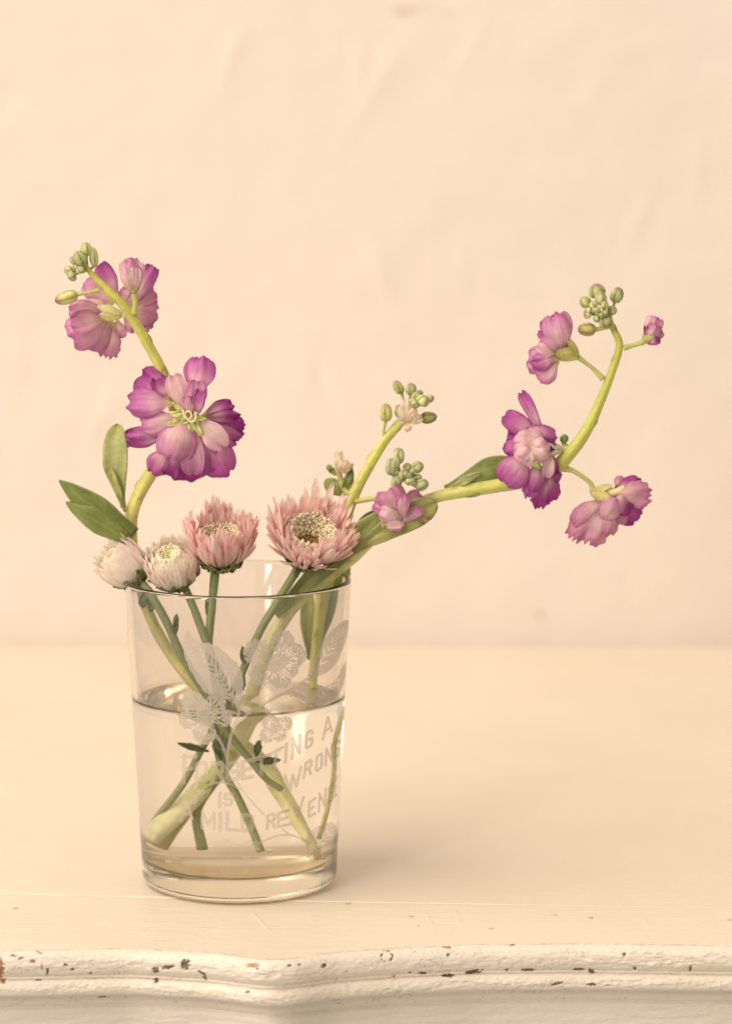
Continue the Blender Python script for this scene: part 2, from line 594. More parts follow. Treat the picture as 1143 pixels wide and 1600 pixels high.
    ring = (np.abs(np.hypot(px - 604, (py - 1495)) - 8.5) < 1.7) & (nzv > -0.05)
    dark |= ring
    cr = np.array([.46, .25, .16]); cd = np.array([.13, .09, .065])
    nc = np.array([noise.noise(Vector((a * .045, b * .10, 21.0))) + .35 * noise.noise(Vector((a * .2, b * .3, 2.0))) for a, b in zip(px, py)])
    msk = np.array([noise.noise(Vector((a * .02, b * .05, 33.0))) for a, b in zip(px, py)])
    crack = (np.abs(nc) < .012) & (msk > .05)
    V[crack, 1] += .18
    C[crack] *= np.array([.72, .62, .52])
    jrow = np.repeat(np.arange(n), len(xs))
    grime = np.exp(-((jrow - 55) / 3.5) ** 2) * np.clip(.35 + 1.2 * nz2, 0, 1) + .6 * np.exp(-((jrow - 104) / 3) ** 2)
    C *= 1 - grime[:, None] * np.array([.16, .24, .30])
    mixn = np.clip(0.5 + nzv, 0, 1)[:, None]
    C[wood] = (cr * (0.6 + 0.9 * mixn))[wood]
    C[dark] = (cd * (0.5 + 1.6 * mixn))[dark]
    V[wood | dark, 1] += 0.35
    # grime settled in the hollow between the two rolls
    obj('moulding', V, grid_faces(n, len(xs), True), M_EDGE, T, C)
    # ---- apron below
    xs = np.linspace(-200, 290, 500)
    pr = [(-3.6, -18.5), (-3.5, -19.0), (-2.9, -19.6), (-2.7, -20.5), (-2.7, -26), (-2.7, -34), (-2.7, -44)]
    pr = np.array(pr)
    d = np.r_[0, np.cumsum(np.hypot(*np.diff(pr, axis=0).T))]
    dd = np.linspace(0, d[-1], 60)
    pr = np.column_stack([np.interp(dd, d, pr[:, 0]), np.interp(dd, d, pr[:, 1])])
    ex = (edge_y(xs) + np.interp(xs, [-200, 290], [-82, -80])) / 2
    V = []
    for j in range(60):
        for i, x in enumerate(xs):
            q = 0.22 * fbm(x * .4, j * 1.2, 1, 4, 0.2) + .08 * fbm(x, j * 1.5, 6, 2, .8)
            V.append([x, (edge_y(x)) - pr[j, 0] - q, pr[j, 1]])
    obj('apron', np.array(V), grid_faces(60, len(xs), True), M_EDGE, T, np.ones((len(V), 3)) * [.92, .93, .95])
    return T


build_table()


# ------------------------------------------------------------------ tumbler
def lathe(prof, seg=256):
    V, F = [], []
    n = len(prof)
    for k in range(seg):
        a = 2 * math.pi * k / seg
        for r, z in prof:
            V.append((r * math.cos(a), r * math.sin(a), z))
    for k in range(seg):
        for i in range(n - 1):
            a, b = k * n + i, ((k + 1) % seg) * n + i
            F.append((a, b, b + 1, a + 1))
    return np.array(V), F


def build_tumbler():
    T = empty('drinking_glass', (0, 0, 0), 'clear glass tumbler with etched flowers and a motto, holding the cut flowers', 'drinking glass')
    p = [(r, 0.15) for r in (0.02, 6, 12, 18, 23, 26, 27.5, 28)]
    for k in range(0, 17):
        a = math.radians(-90 + 86 * k / 16)
        p.append((28.2 + 3.8 * math.cos(a), 3.95 + 3.8 * math.sin(a)))
    for z in np.linspace(6, HT - 1.2, 26):
        p.append((r_out(z), z))
    for k in range(1, 8):
        a = math.radians(180 * k / 8)
        p.append((r_out(HT) - 0.85 + 0.92 * math.cos(a), HT - 0.9 + 0.9 * math.sin(a)))
    for z in np.linspace(HT - 1.2, ZW + 0.9, 14):
        p.append((r_in(z), z))
    V, F = lathe(p)
    n = len(p)
    obj('glass_body', V, F, [M_GLASS, M_FOOT], T, mi=[1 if (i % (n - 1)) < 12 else 0 for i in range(len(F))])
    return T


GLASS = build_tumbler()


def build_water():
    p, mi = [], []
    # bottom centre -> side -> meniscus -> top centre
    p.append((0.02, ZB))
    for r in (8, 16, 22, 25.0):
        p.append((min(r, r_in(ZB) - .2), ZB))
    for z in np.r_[ZB + 6 * (1 - np.cos(np.linspace(0.06, math.pi / 2, 18))), np.linspace(ZB + 8, ZW + 0.9, 14)]:
        p.append((r_in(z), z))
    ns = len(p)
    rt = r_in(ZW + 0.9)
    for k in range(1, 15):
        t = k / 14
        p.append((rt - 2.2 * t, ZW + 0.9 * (1 - t) ** 3))
    for r in (rt - 2.4, rt - 2.8, 27, 20, 14, 6, 0.02):
        p.append((r, ZW))
    V, F = lathe(p)
    n = len(p)
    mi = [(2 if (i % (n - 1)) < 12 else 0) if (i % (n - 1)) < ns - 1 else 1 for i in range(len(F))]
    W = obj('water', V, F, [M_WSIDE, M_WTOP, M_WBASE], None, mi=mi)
    tag(W, 'clear water standing two thirds high inside the etched glass tumbler', 'water')
    c = at_water(421, 1329, -24)
    bv, bf = [], []
    for j in range(9):
        th = math.pi * j / 8
        for i in range(14):
            a = 2 * math.pi * i / 14
            bv.append(c + 0.75 * np.array([math.sin(th) * math.cos(a), math.sin(th) * math.sin(a), math.cos(th)]))
    for j in range(8):
        for i in range(14):
            a, b = j * 14 + i, j * 14 + (i + 1) % 14
            bf.append((a, a + 14, b + 14, b))
    obj('air_bubble', bv, bf, M_BUBBLE, W)
    return W


build_water()

# ---- etched decoration: shapes given in the photograph, laid onto the real curved wall
GT = np.radians(np.arange(-62, 88, 0.25))
GZ = np.arange(8, 92, 0.15)
_T, _Z = np.meshgrid(GT, GZ, indexing='ij')
_R = R0 + (R1 - R0) * _Z / HT + 0.05
_P = np.stack([_R * np.sin(_T), -_R * np.cos(_T), _Z], -1)
GPX, GPY = proj(_P)


def etched(name, fn, box, dens=0.62, parent=GLASS, label=None):
    x0, y0, x1, y1 = box
    I = np.where((GPX > x0) & (GPX < x1) & (GPY > y0) & (GPY < y1))
    if len(I[0]) == 0:
        return None
    i0, i1, j0, j1 = I[0].min(), I[0].max() + 1, I[1].min(), I[1].max() + 1
    m = fn(GPX[i0:i1, j0:j1], GPY[i0:i1, j0:j1])
    m = m & (_T[i0:i1, j0:j1] < math.radians(84))
    V, F = [], []
    ix = {}

    def vid(a, b):
        k = (a, b)
        if k not in ix:
            ix[k] = len(V)
            t, z = GT[a] - math.radians(0.125), GZ[b] - 0.075
            r = R0 + (R1 - R0) * z / HT + 0.05
            V.append((r * math.sin(t), -r * math.cos(t), z))
        return ix[k]
    for a in range(m.shape[0]):
        b = 0
        row = m[a]
        while b < len(row):
            if row[b]:
                e = b
                while e < len(row) and row[e] and e - b < 12:
                    e += 1
                A, B0, B1 = a + i0, b + j0, e + j0
                F.append((vid(A, B0), vid(A + 1, B0), vid(A + 1, B1), vid(A, B1)))
                b = e
            else:
                b += 1
    if not F:
        return None
    o = obj(name, V, F, M_ETCH, parent, np.full((len(V), 3), dens), smooth=False)
    if label:
        o['label'] = label
    return o


def seg_d(px, py, a, b):
    ax, ay = a; bx, by = b
    dx, dy = bx - ax, by - ay
    t = np.clip(((px - ax) * dx + (py - ay) * dy) / (dx * dx + dy * dy + 1e-9), 0, 1)
    return np.hypot(px - ax - t * dx, py - ay - t * dy), t


def poly_in(px, py, P):
    r = np.zeros(px.shape, bool)
    n = len(P)
    for i in range(n):
        (x1, y1), (x2, y2) = P[i], P[(i + 1) % n]
        if y1 == y2:
            continue
        c = ((y1 > py) != (y2 > py)) & (px < (x2 - x1) * (py - y1) / (y2 - y1) + x1)
        r ^= c
    return r


def line_fn(pts, w0, w1=None):
    w1 = w0 if w1 is None else w1
    P = catmull(np.array(pts, float), 6)

    def f(px, py):
        r = np.zeros(px.shape, bool)
        for i in range(len(P) - 1):
            d, t = seg_d(px, py, P[i], P[i + 1])
            w = w0 + (w1 - w0) * (i + t) / (len(P) - 1)
            r |= d < w / 2
        return r
    return f


def box_of(pts, m=8):
    P = np.array(pts)
    return P[:, 0].min() - m, P[:, 1].min() - m, P[:, 0].max() + m, P[:, 1].max() + m


def speck(px, py, s, seed):
    v = np.sin(px * s * 1.3 + seed) * np.sin(py * s * 1.7 + seed * 2) + 0.6 * np.sin((px + py) * s * 2.3 + seed) * np.sin((px - py) * s * 1.9)
    return v


def etched_flower(c, lobes, seed, dens=0.62, stemdot=True):
    rnd = random.Random(seed)
    sl = []
    for lx, ly, lr in lobes:
        a0 = math.atan2(ly - c[1], lx - c[0])
        dist = math.hypot(lx - c[0], ly - c[1]) + lr
        for k in range(-5, 6):
            a = a0 + k * 0.125 + rnd.uniform(-.03, .03)
            r1 = dist * rnd.uniform(.30, .42) if k % 2 else dist * rnd.uniform(.45, .55)
            r2 = r1 + dist * rnd.uniform(.12, .3) * (1 - abs(k) * .08)
            sl.append(((c[0] + r1 * math.cos(a), c[1] + r1 * math.sin(a)), (c[0] + r2 * math.cos(a), c[1] + r2 * math.sin(a)), rnd.uniform(1.2, 2.3)))
            if rnd.random() < .75:
                r1 = dist * rnd.uniform(.78, .84); r2 = r1 + dist * .09
                sl.append(((c[0] + r1 * math.cos(a), c[1] + r1 * math.sin(a)), (c[0] + r2 * math.cos(a), c[1] + r2 * math.sin(a)), rnd.uniform(.6, 1.1)))

    def f(px, py):
        m = np.zeros(px.shape, bool)
        for lx, ly, lr in lobes:
            an = np.arctan2(py - ly, px - lx)
            m |= np.hypot(px - lx, py - ly) < lr * (1 + .04 * np.sin(an * 9 + seed) + .03 * np.sin(an * 17))
        m |= np.hypot(px - c[0], py - c[1]) < 16
        for a, b, w in sl:
            d, t = seg_d(px, py, a, b)
            m &= ~(d < w * np.sin(np.clip(t, .12, .88) * math.pi) * .62)
        rr = np.hypot(px - c[0], py - c[1])
        m &= ~((rr > 4) & (rr < 10) & (speck(px, py, 1.1, seed) > .72))
        return m
    etched('etched_flower', f, box_of([(a, b) for a, b, r in lobes], 26), dens)


def etched_leaf(outline, mid, nv, seed, dens=0.62, vw=1.2, ang=0.6, serr=1.5):
    rnd = random.Random(seed)
    P = catmull(np.array(outline + [outline[0]], float), 5)
    P = P + np.array([[serr * ((i % 5) / 5 - .5) * 0.8, -serr * ((i % 5) / 5 - .5)] for i in range(len(P))])
    M = catmull(np.array(mid, float), 8)
    sl = []
    for k in range(nv):
        t = (k + .5) / nv
        i = int(t * (len(M) - 2))
        d = nrm(np.r_[M[i + 1] - M[i], 0])[:2]
        for s in (-1, 1):
            a = math.atan2(d[1], d[0]) + s * ang
            r1 = rnd.uniform(2, 5); r2 = r1 + rnd.uniform(7, 19) * math.sin(math.pi * min(1, t + .15)) ** .6
            p = M[i]
            sl.append(((p[0] + r1 * math.cos(a), p[1] + r1 * math.sin(a)), (p[0] + r2 * math.cos(a), p[1] + r2 * math.sin(a)), vw * rnd.uniform(.6, 1.2)))
    for k in range(0, len(M) - 3, 3):
        if rnd.random() < .8:
            sl.append((tuple(M[k]), tuple(M[k + 2]), vw * .9))

    def f(px, py):
        m = poly_in(px, py, P)
        for a, b, w in sl:
            d, t = seg_d(px, py, a, b)
            m &= ~(d < w * np.sin(np.clip(t, .12, .88) * math.pi) * .6)
        return m
    etched('etched_leaf', f, box_of(P, 4), dens)


etched_leaf([(292, 981), (301, 996), (314, 1003), (330, 1006), (345, 1014), (360, 1027), (372, 1038), (379, 1056), (380, 1074), (377, 1092), (374, 1106), (370, 1106), (365, 1098), (350, 1092), (334, 1090), (320, 1081), (310, 1068), (298, 1048), (290, 1030), (286, 1012), (288, 996)],
            [(372, 1100), (362, 1085), (350, 1066), (335, 1045), (318, 1022), (300, 998)], 12, 1, .80, 1.7, .55)
etched_flower((322, 1120), [(301, 1098, 18), (337, 1100, 16), (349, 1122, 14), (319, 1146, 18), (294, 1124, 15)], 3, .80)
etched_flower((434, 1037), [(441, 1003, 19), (401, 1020, 21), (407, 1053, 19), (458, 1024, 20), (438, 1058, 18), (452, 1046, 14)], 4, .74)
etched_flower((431, 1137), [(446, 1131, 11), (436, 1148, 11), (417, 1149, 12), (422, 1130, 13)], 5, .62)
etched_leaf([(546, 967), (531, 975), (516, 987), (506, 1002), (497, 1018), (489, 1033), (482, 1050), (478, 1064), (492, 1058), (508, 1052), (522, 1040), (533, 1020), (541, 998)],
            [(480, 1060), (496, 1040), (514, 1015), (530, 993), (542, 973)], 9, 7, .60, 1.9, .5)
etched_leaf([(444, 1083), (468, 1077), (498, 1076), (522, 1064), (536, 1042), (543, 1030), (541, 1052), (534, 1076), (520, 1094), (498, 1102), (474, 1099), (460, 1092)],
            [(450, 1084), (475, 1088), (500, 1086), (520, 1074), (536, 1052)], 8, 8, .46, 1.7, .6)
etched_leaf([(482, 1300), (500, 1290), (521, 1286), (526, 1300), (524, 1322), (512, 1338), (492, 1345), (480, 1340), (478, 1318)],
            [(480, 1340), (494, 1322), (508, 1308), (524, 1292)], 6, 12, .40, 1.6, .6)
for pts, w0, w1, dn in (
        ([(373, 1098), (372, 1118), (364, 1140), (357, 1165), (355, 1190)], 5.5, 4.5, .6),
        ([(338, 1150), (346, 1162), (352, 1178), (356, 1190)], 6, 4, .55),
        ([(374, 1128), (388, 1115), (408, 1103), (430, 1090), (458, 1076), (478, 1062)], 4, 4.5, .52),
        ([(396, 1110), (415, 1112), (428, 1120)], 5, 3, .45),
        ([(420, 1096), (440, 1086), (452, 1084)], 5, 3, .48)):
    etched('etched_stem', line_fn(pts, w0, w1), box_of(pts), dn)
for pts, w0, w1, dn in (
        ([(304, 1252), (311, 1240), (324, 1228), (343, 1223), (362, 1226), (374, 1234)], 4.2, 3, .5),
        ([(371, 1223), (381, 1238), (396, 1256), (412, 1273)], 2.6, 3.6, .42),
        ([(394, 1321), (408, 1316), (428, 1308), (447, 1305), (466, 1309), (482, 1317)], 3.4, 4.4, .44),
        ([(440, 1296), (451, 1303), (462, 1307)], 2.5, 3, .4)):
    etched('etched_ribbon', line_fn(pts, w0, w1), box_of(pts), dn)
etched('etched_scroll', lambda x, y: (np.hypot(x - 303, y - 1251) < 6) & (np.hypot(x - 304, y - 1250) > 1.4), (290, 1238, 316, 1262), .5)
_bl = catmull(np.array([(331, 1316), (352, 1311), (372, 1319), (398, 1311), (404, 1328), (392, 1340), (388, 1362), (368, 1366), (344, 1362), (338, 1342), (331, 1316)], float), 6)
etched('etched_tablet', lambda x, y: poly_in(x, y, _bl), (320, 1300, 410, 1372), .22)

# stroke alphabet on a unit box (0,0 bottom left - 1,1 top right)
GLY = {
    'F': [[(0.12, 0), (0.12, 1)], [(0.0, .93), (1, .93)], [(0.12, .5), (.75, .5)]],
    'O': [[(.1, .15), (.1, .85), (.25, .95), (.75, .95), (.9, .85), (.9, .15), (.75, .05), (.25, .05), (.1, .15)]],
    'R': [[(.1, 0), (.1, .95), (.75, .95), (.9, .85), (.9, .6), (.75, .5), (.1, .5)], [(.6, .5), (.92, 0)]],
    'G': [[(.9, .75), (.9, .85), (.75, .95), (.25, .95), (.1, .85), (.1, .15), (.25, .05), (.75, .05), (.9, .15), (.9, .48), (.5, .48)]],
    'E': [[(.95, .95), (.1, .95), (.1, .05), (.95, .05)], [(.1, .5), (.75, .5)]],
    'T': [[(0, .93), (1, .93)], [(.5, .93), (.5, 0)]],
    'I': [[(.5, 0), (.5, 1)]],
    'N': [[(.1, 0), (.1, 1), (.9, 0), (.9, 1)]],
    'A': [[(.0, 0), (.45, 1), (.55, 1), (1, 0)], [(.2, .32), (.8, .32)]],
    'W': [[(0, 1), (.25, 0), (.5, .8), (.75, 0), (1, 1)]],
    'S': [[(.92, .8), (.8, .95), (.2, .95), (.08, .82), (.08, .62), (.2, .53), (.8, .47), (.92, .38), (.92, .18), (.8, .05), (.2, .05), (.08, .2)]],
    'M': [[(.06, 0), (.06, 1), (.5, .25), (.94, 1), (.94, 0)]],
    'L': [[(.1, 1), (.1, .05), (1, .05)]],
    'D': [[(.1, .05), (.1, .95), (.7, .95), (.9, .8), (.9, .2), (.7, .05), (.1, .05)]],
    'V': [[(0, 1), (.5, 0), (1, 1)]],
}
LET = [  # glyph, BL, BR, TL, TR, weight
    ('F', (284, 1224), (304, 1223), (286, 1180), (305, 1179), 5.0),
    ('O', (305, 1220), (324, 1220), (305, 1191), (324, 1191), 5.4), ('R', (330, 1221), (350, 1221), (330, 1191), (350, 1191), 5.4),
    ('G', (353, 1220), (374, 1219), (353, 1192), (374, 1190), 5.4), ('E', (377, 1219), (395, 1215), (377, 1190), (396, 1185), 5.0),
    ('T', (398, 1212), (418, 1206), (397, 1187), (419, 1178), 4.4), ('T', (420, 1205), (438, 1195), (421, 1178), (442, 1166), 4.2),
    ('I', (443, 1193), (448, 1190), (445, 1164), (450, 1161), 4.2), ('N', (455, 1187), (469, 1177), (456, 1155), (470, 1147), 3.6),
    ('G', (476, 1172), (488, 1165), (478, 1145), (489, 1139), 3.4), ('A', (504, 1156), (518, 1143), (508, 1125), (516, 1117), 3.0),
    ('W', (448, 1238), (468, 1226), (445, 1212), (470, 1199), 3.8), ('R', (473, 1217), (486, 1209), (477, 1192), (488, 1185), 3.5),
    ('O', (492, 1208), (503, 1200), (494, 1182), (504, 1175), 3.3), ('N', (507, 1198), (519, 1189), (509, 1170), (519, 1163), 3.0),
    ('G', (522, 1187), (529, 1181), (524, 1160), (531, 1154), 2.6),
    ('I', (340, 1261), (346, 1261), (340, 1240), (346, 1240), 4.8), ('S', (350, 1259), (363, 1258), (350, 1240), (363, 1239), 4.2),
    ('A', (282, 1282), (300, 1280), (284, 1253), (299, 1252), 4.4),
    ('M', (314, 1294), (336, 1295), (315, 1270), (336, 1271), 4.4), ('I', (341, 1298), (347, 1298), (341, 1271), (347, 1271), 5.4),
    ('L', (353, 1298), (372, 1299), (353, 1271), (372, 1272), 4.8), ('D', (377, 1300), (397, 1298), (376, 1273), (396, 1272), 5.0),
    ('R', (416, 1296), (430, 1293), (417, 1274), (430, 1270), 4.4), ('E', (433, 1294), (453, 1289), (433, 1270), (452, 1265), 4.0),
    ('V', (456, 1281), (474, 1273), (455, 1253), (474, 1246), 3.4), ('E', (481, 1279), (493, 1272), (482, 1254), (493, 1246), 3.2),
    ('N', (497, 1269), (509, 1260), (498, 1241), (510, 1231), 3.0), ('G', (512, 1258), (520, 1250), (514, 1231), (521, 1220), 2.8),
    ('E', (522, 1248), (525, 1244), (524, 1217), (527, 1211), 2.2),
]
for g, bl, br, tl, tr_, w in LET:
    bl, br, tl, tr_ = map(np.array, (bl, br, tl, tr_))
    S_ = []
    for st in GLY[g]:
        q = [tuple((1 - v) * ((1 - u) * bl + u * br) + v * ((1 - u) * tl + u * tr_)) for u, v in st]
        S_ += list(zip(q[:-1], q[1:]))

    def f(px, py, S_=S_, w=w):
        r = np.zeros(px.shape, bool)
        for a, b in S_:
            r |= seg_d(px, py, a, b)[0] < w * .61
        return r
    etched('letter', f, box_of([bl, br, tl, tr_], 5), .50)

# ------------------------------------------------------------------ plant building blocks
PX = 1 / 4.7
YG = (0.60, 0.58, 0.20)
COLS = {  # body, edge
    'd': ((0.38, 0.045, 0.29), (0.20, 0.006, 0.155)),
    'm': ((0.54, 0.15, 0.43), (0.31, 0.02, 0.25)),
    'p': ((0.67, 0.34, 0.50), (0.46, 0.09, 0.36)),
    'q': ((0.80, 0.54, 0.59), (0.68, 0.33, 0.49)),
    'w': ((0.82, 0.70, 0.52), (0.78, 0.62, 0.50)),
    'v': ((0.58, 0.27, 0.39), (0.44, 0.11, 0.29)),
}


def petal(B, T, w, name='petal', parent=None, key='m', bend=2.0, cup=-1.2, curl=0.0, ruf=0.8, roll=0.0, seed=0, rag=0.0, hint=None, green=0.22, wide=0.60, claw=.14, nu=23, nv=28):
    B, T = np.asarray(B, float), np.asarray(T, float)
    ax = T - B
    L = np.linalg.norm(ax)
    ax = ax / L
    hint = -CFW if hint is None else hint
    sd = nrm(np.cross(ax, hint))
    nr = np.cross(sd, ax)
    if nr @ hint < 0:
        nr = -nr
    r = math.radians(roll)
    sd, nr = sd * math.cos(r) + nr * math.sin(r), nr * math.cos(r) - sd * math.sin(r)
    body, edge = COLS[key]
    rnd = random.Random(seed * 31 + int(L * 100))
    ph = rnd.uniform(0, 50)
    notch = rnd.uniform(0.0, 0.07)
    off = rnd.uniform(-.3, .3)
    V, C, U = [], [], []
    for j in range(nv):
        v = j / (nv - 1)
        ve = 1 - (1 - v) ** 1.35
        x = ve
        if x < wide:
            s = x / wide
            pw = claw + (1 - claw) * (s * s * (3 - 2 * s)) ** .8
        else:
            s = (x - wide) / (1 - wide)
            pw = math.sqrt(max(0, 1 - (.80 * s) ** 2.8))
        for i in range(nu):
            u = -1 + 2 * i / (nu - 1)
            hw = w / 2 * pw
            nz_ = noise.noise(Vector((u * 1.6 + ph, ve * 2.2, ph)))
            n2 = noise.noise(Vector((u * 3.5 + ph, ve * 1.3, ph + 9)))
            a = u * hw * (1 + .08 * nz_)
            y = L * ve - L * .055 * u * u * ve ** 4 - L * notch * math.exp(-((u - off) / .30) ** 2) * ve ** 5 + L * .03 * n2 * ve ** 3
            y += L * (.010 * math.sin(u * 5.5 + ph) + .005 * math.sin(u * 12 + 2 * ph)) * ve ** 6
            if rag:
                y -= L * rag * .6 * ve ** 4 * (0.5 + 0.5 * math.sin(u * 11 + ph)) * (.5 + nz_)
                a *= 1 + rag * .5 * math.sin(ve * 24 + ph) * ve * abs(u)
            z = bend * 4 * ve * (1 - ve) * .8 + bend * .3 * ve + cup * u * u * pw * (w / 8.0) * (0.3 + ve)
            z += curl * max(0, ve - .55) ** 2 * 5
            z += ruf * (1.3 * n2 * abs(u) * ve + 1.1 * nz_ * ve + .6 * math.sin(u * 4.5 + ph) * ve ** 2)
            n3 = noise.noise(Vector((u * 7 + ph, ve * 4.5, ph + 3)))
            z += ruf * .16 * n3 * (.3 + ve) + ruf * .5 * math.sin(u * 8 + ph * 2) * max(0, ve - .7) * 1.6 - abs(u) ** 6 * .35 * math.sin(ve * 9 + ph)
            V.append(B + ax * y + sd * a + nr * z)
            e = max(abs(u) ** 4 * .8, ((ve - .62) / .38) ** 2 if ve > .62 else 0)
            e = min(1, e * .8 + .22 * (nz_ + n2) * ve)
            e = max(0, e)
            c = np.array(body) * (1 - e) + np.array(edge) * e
            lt = math.exp(-((ve - .38) / .2) ** 2) * .5 * (1 - u * u)
            c = c * (1 - lt) + np.array((.84, .68, .56)) * lt
            g = max(0, 1 - ve / green) if green > 0 else 0
            g = min(1, g * 1.5)
            c = c * (1 - g) + np.array(YG) * g
            C.append(c * (1 + .10 * nz_))
            U.append((u * .5 + ph, ve))
    return obj(name, V, grid_faces(nv, nu), M_PETAL, parent, np.array(C), np.array(U))


def leaf(B, T, w, parent, col=(0.22, 0.28, 0.07), bend=2.0, fold=1.0, roll=0.0, seed=1, under=None, tip='point', hint=None, wide=.5, curl=0, name='leaf', claw=.18, side=0.0):
    B, T = np.asarray(B, float), np.asarray(T, float)
    ax = T - B; L = np.linalg.norm(ax); ax = ax / L
    hint = -CFW if hint is None else hint
    sd = nrm(np.cross(ax, hint)); nr = np.cross(sd, ax)
    r = math.radians(roll)
    sd, nr = sd * math.cos(r) + nr * math.sin(r), nr * math.cos(r) - sd * math.sin(r)
    nu, nv = 13, 26
    V, C, U = [], [], []
    for j in range(nv):
        v = 1 - (1 - j / (nv - 1)) ** 1.3
        if v < wide:
            s = v / wide; pw = claw + (1 - claw) * (s * s * (3 - 2 * s))
        else:
            s = (v - wide) / (1 - wide)
            pw = math.sqrt(max(0, 1 - s ** 2.4)) if tip == 'round' else max(0, 1 - s ** 1.8) ** .8
        for i in range(nu):
            u = -1 + 2 * i / (nu - 1)
            n1 = noise.noise(Vector((u * 1.2, v * 3, seed * 3.3)))
            z = bend * math.sin(math.pi * v) + fold * abs(u) * pw * w / 10 + curl * v * v + .8 * n1 + .5 * abs(u) ** 3 * math.sin(v * 13 + seed)
            V.append(B + ax * L * v + sd * (u * w / 2 * pw * (1 + .06 * n1) + side * math.sin(math.pi * v)) + nr * z)
            c = np.array(col) * (1 + .25 * n1)
            sv = .5 + .5 * math.sin((v * 26 - abs(u) * 7)); c = c * (1 + .10 * sv * (1 - abs(u)))
            m = math.exp(-(u / .12) ** 2) * (1 - v * .8)
            c = c * (1 - .5 * m) + np.array((.45, .47, .18)) * .5 * m
            if abs(u) > .93:
                c = c * .6 + np.array((.5, .5, .25)) * .4
            C.append(c); U.append((u * .5, v))
    o = obj(name, V, grid_faces(nv, nu), M_LEAF, parent, np.array(C), np.array(U))
    m = o.modifiers.new('thick', 'SOLIDIFY'); m.thickness = 0.45 * S; m.offset = 0
    return o


GB = (0.46, 0.48, 0.21)


def bud(B, T, w, parent, col=GB, tipc=(0.30, 0.16, 0.14), tipamt=.8, name='bud', seed=0, ridge=.17):
    """closed bud: four sepals meeting at the tip"""
    B, T = np.asarray(B, float), np.asarray(T, float)
    ax = T - B; L = np.linalg.norm(ax); ax /= L
    x = nrm(np.cross(ax, (0.2, -1, .1))); y = np.cross(ax, x)
    nv, nu = 14, 36
    ph = seed * 1.7
    V, C, U = [], [], []
    for j in range(nv):
        v = j / (nv - 1)
        pr = max(0, 1 - abs(2 * v - 1) ** 2.3) ** .55 * (1 - .22 * v)
        for i in range(nu):
            a = 2 * math.pi * i / nu
            gr = abs(math.cos(2 * (a + ph)))
            r = w / 2 * pr * (1 - ridge * .6 * gr ** 6 - ridge * .7 * gr ** 30)
            V.append(B + ax * L * v + (x * math.cos(a) + y * math.sin(a)) * r)
            n1 = noise.noise(Vector((math.cos(a) * 2 + seed, math.sin(a) * 2, v * 3)))
            t = max(0, min(1, (v - .68) / .25)) * tipamt * (1 if gr < .9 else 1.2)
            c = np.array(col) * (1.2 - .25 * gr ** 4 - .4 * gr ** 40) * (1 + .3 * n1)
            c = c * (1 - min(1, t)) + np.array(tipc) * min(1, t)
            C.append(c); U.append((i / nu, v))
    F = []
    for j in range(nv - 1):
        for i in range(nu):
            a, b = j * nu + i, j * nu + (i + 1) % nu
            F.append((a, b, b + nu, a + nu))
    return obj(name, V, F, M_BUD, parent, np.array(C), np.array(U))


def stalk(pts, r, parent, name='stalk', col=(.42, .42, .12), col2=None, sides=10):
    n = len(pts)
    rr = r if isinstance(r, (list, tuple)) else [r] * n
    c2 = col2 or col
    cc = [np.array(col) * (1 - i / (n - 1)) + np.array(c2) * i / (n - 1) for i in range(n)]
    v, f, c, u = tube(pts, rr, sides, 6, cc, .08)
    return obj(name, v, f, M_STEM, parent, c, u)


def calyx(B, T, w, parent, col=(.50, .48, .16), seed=0, tipc=(.35, .2, .2), n=4, hint=None):
    """bell of sepals round the petal claws"""
    B, T = np.asarray(B, float), np.asarray(T, float)
    ax = T - B; L = np.linalg.norm(ax); ax /= L
    x = nrm(np.cross(ax, (0.1, -1, .2))); y = np.cross(ax, x)
    nv, nu = 10, 32
    V, C, U = [], [], []
    for j in range(nv):
        v = j / (nv - 1)
        for i in range(nu):
            a = 2 * math.pi * i / nu
            lob = abs(math.cos(n / 2 * (a + seed)))
            vv = v * (1 - .35 * (1 - lob) ** 1.0)
            r = w / 2 * (math.sin(min(1, vv * 1.5) * math.pi / 2) ** .6) * (.86 + .2 * vv) * (1 - .05 * (1 - lob))
            V.append(B + ax * L * vv + (x * math.cos(a) + y * math.sin(a)) * r)
            n1 = noise.noise(Vector((math.cos(a) * 2 + seed, math.sin(a) * 2, v * 2)))
            c = np.array(col) * (.85 + .25 * lob + .3 * n1)
            t = max(0, (v - .75) / .25) * .7
            C.append(c * (1 - t) + np.array(tipc) * t); U.append((i / nu, v))
    F = [(j * nu + i, j * nu + (i + 1) % nu, (j + 1) * nu + (i + 1) % nu, (j + 1) * nu + i) for j in range(nv - 1) for i in range(nu)]
    return obj('blossom', V, F, M_BUD, parent, np.array(C), np.array(U))


def petals_from(table, zx, zy, zs, Yc, parent, seed=0):
    """table rows: bx, by, bd, tx, ty, td, w, key, bend, cup, extra; pixels of an enlargement with origin zx, zy and factor zs"""
    for k, row in enumerate(table):
        bx, by, bd, tx, ty, td, w, key, bend, cup = row[:10]
        ex = row[10] if len(row) > 10 else {}
        B = at(zx + bx / zs, zy + by / zs, Yc + bd)
        T = at(zx + tx / zs, zy + ty / zs, Yc + td)
        petal(B, T, w / zs * PX, 'petal', parent, key, bend, cup, seed=seed + k, **ex)


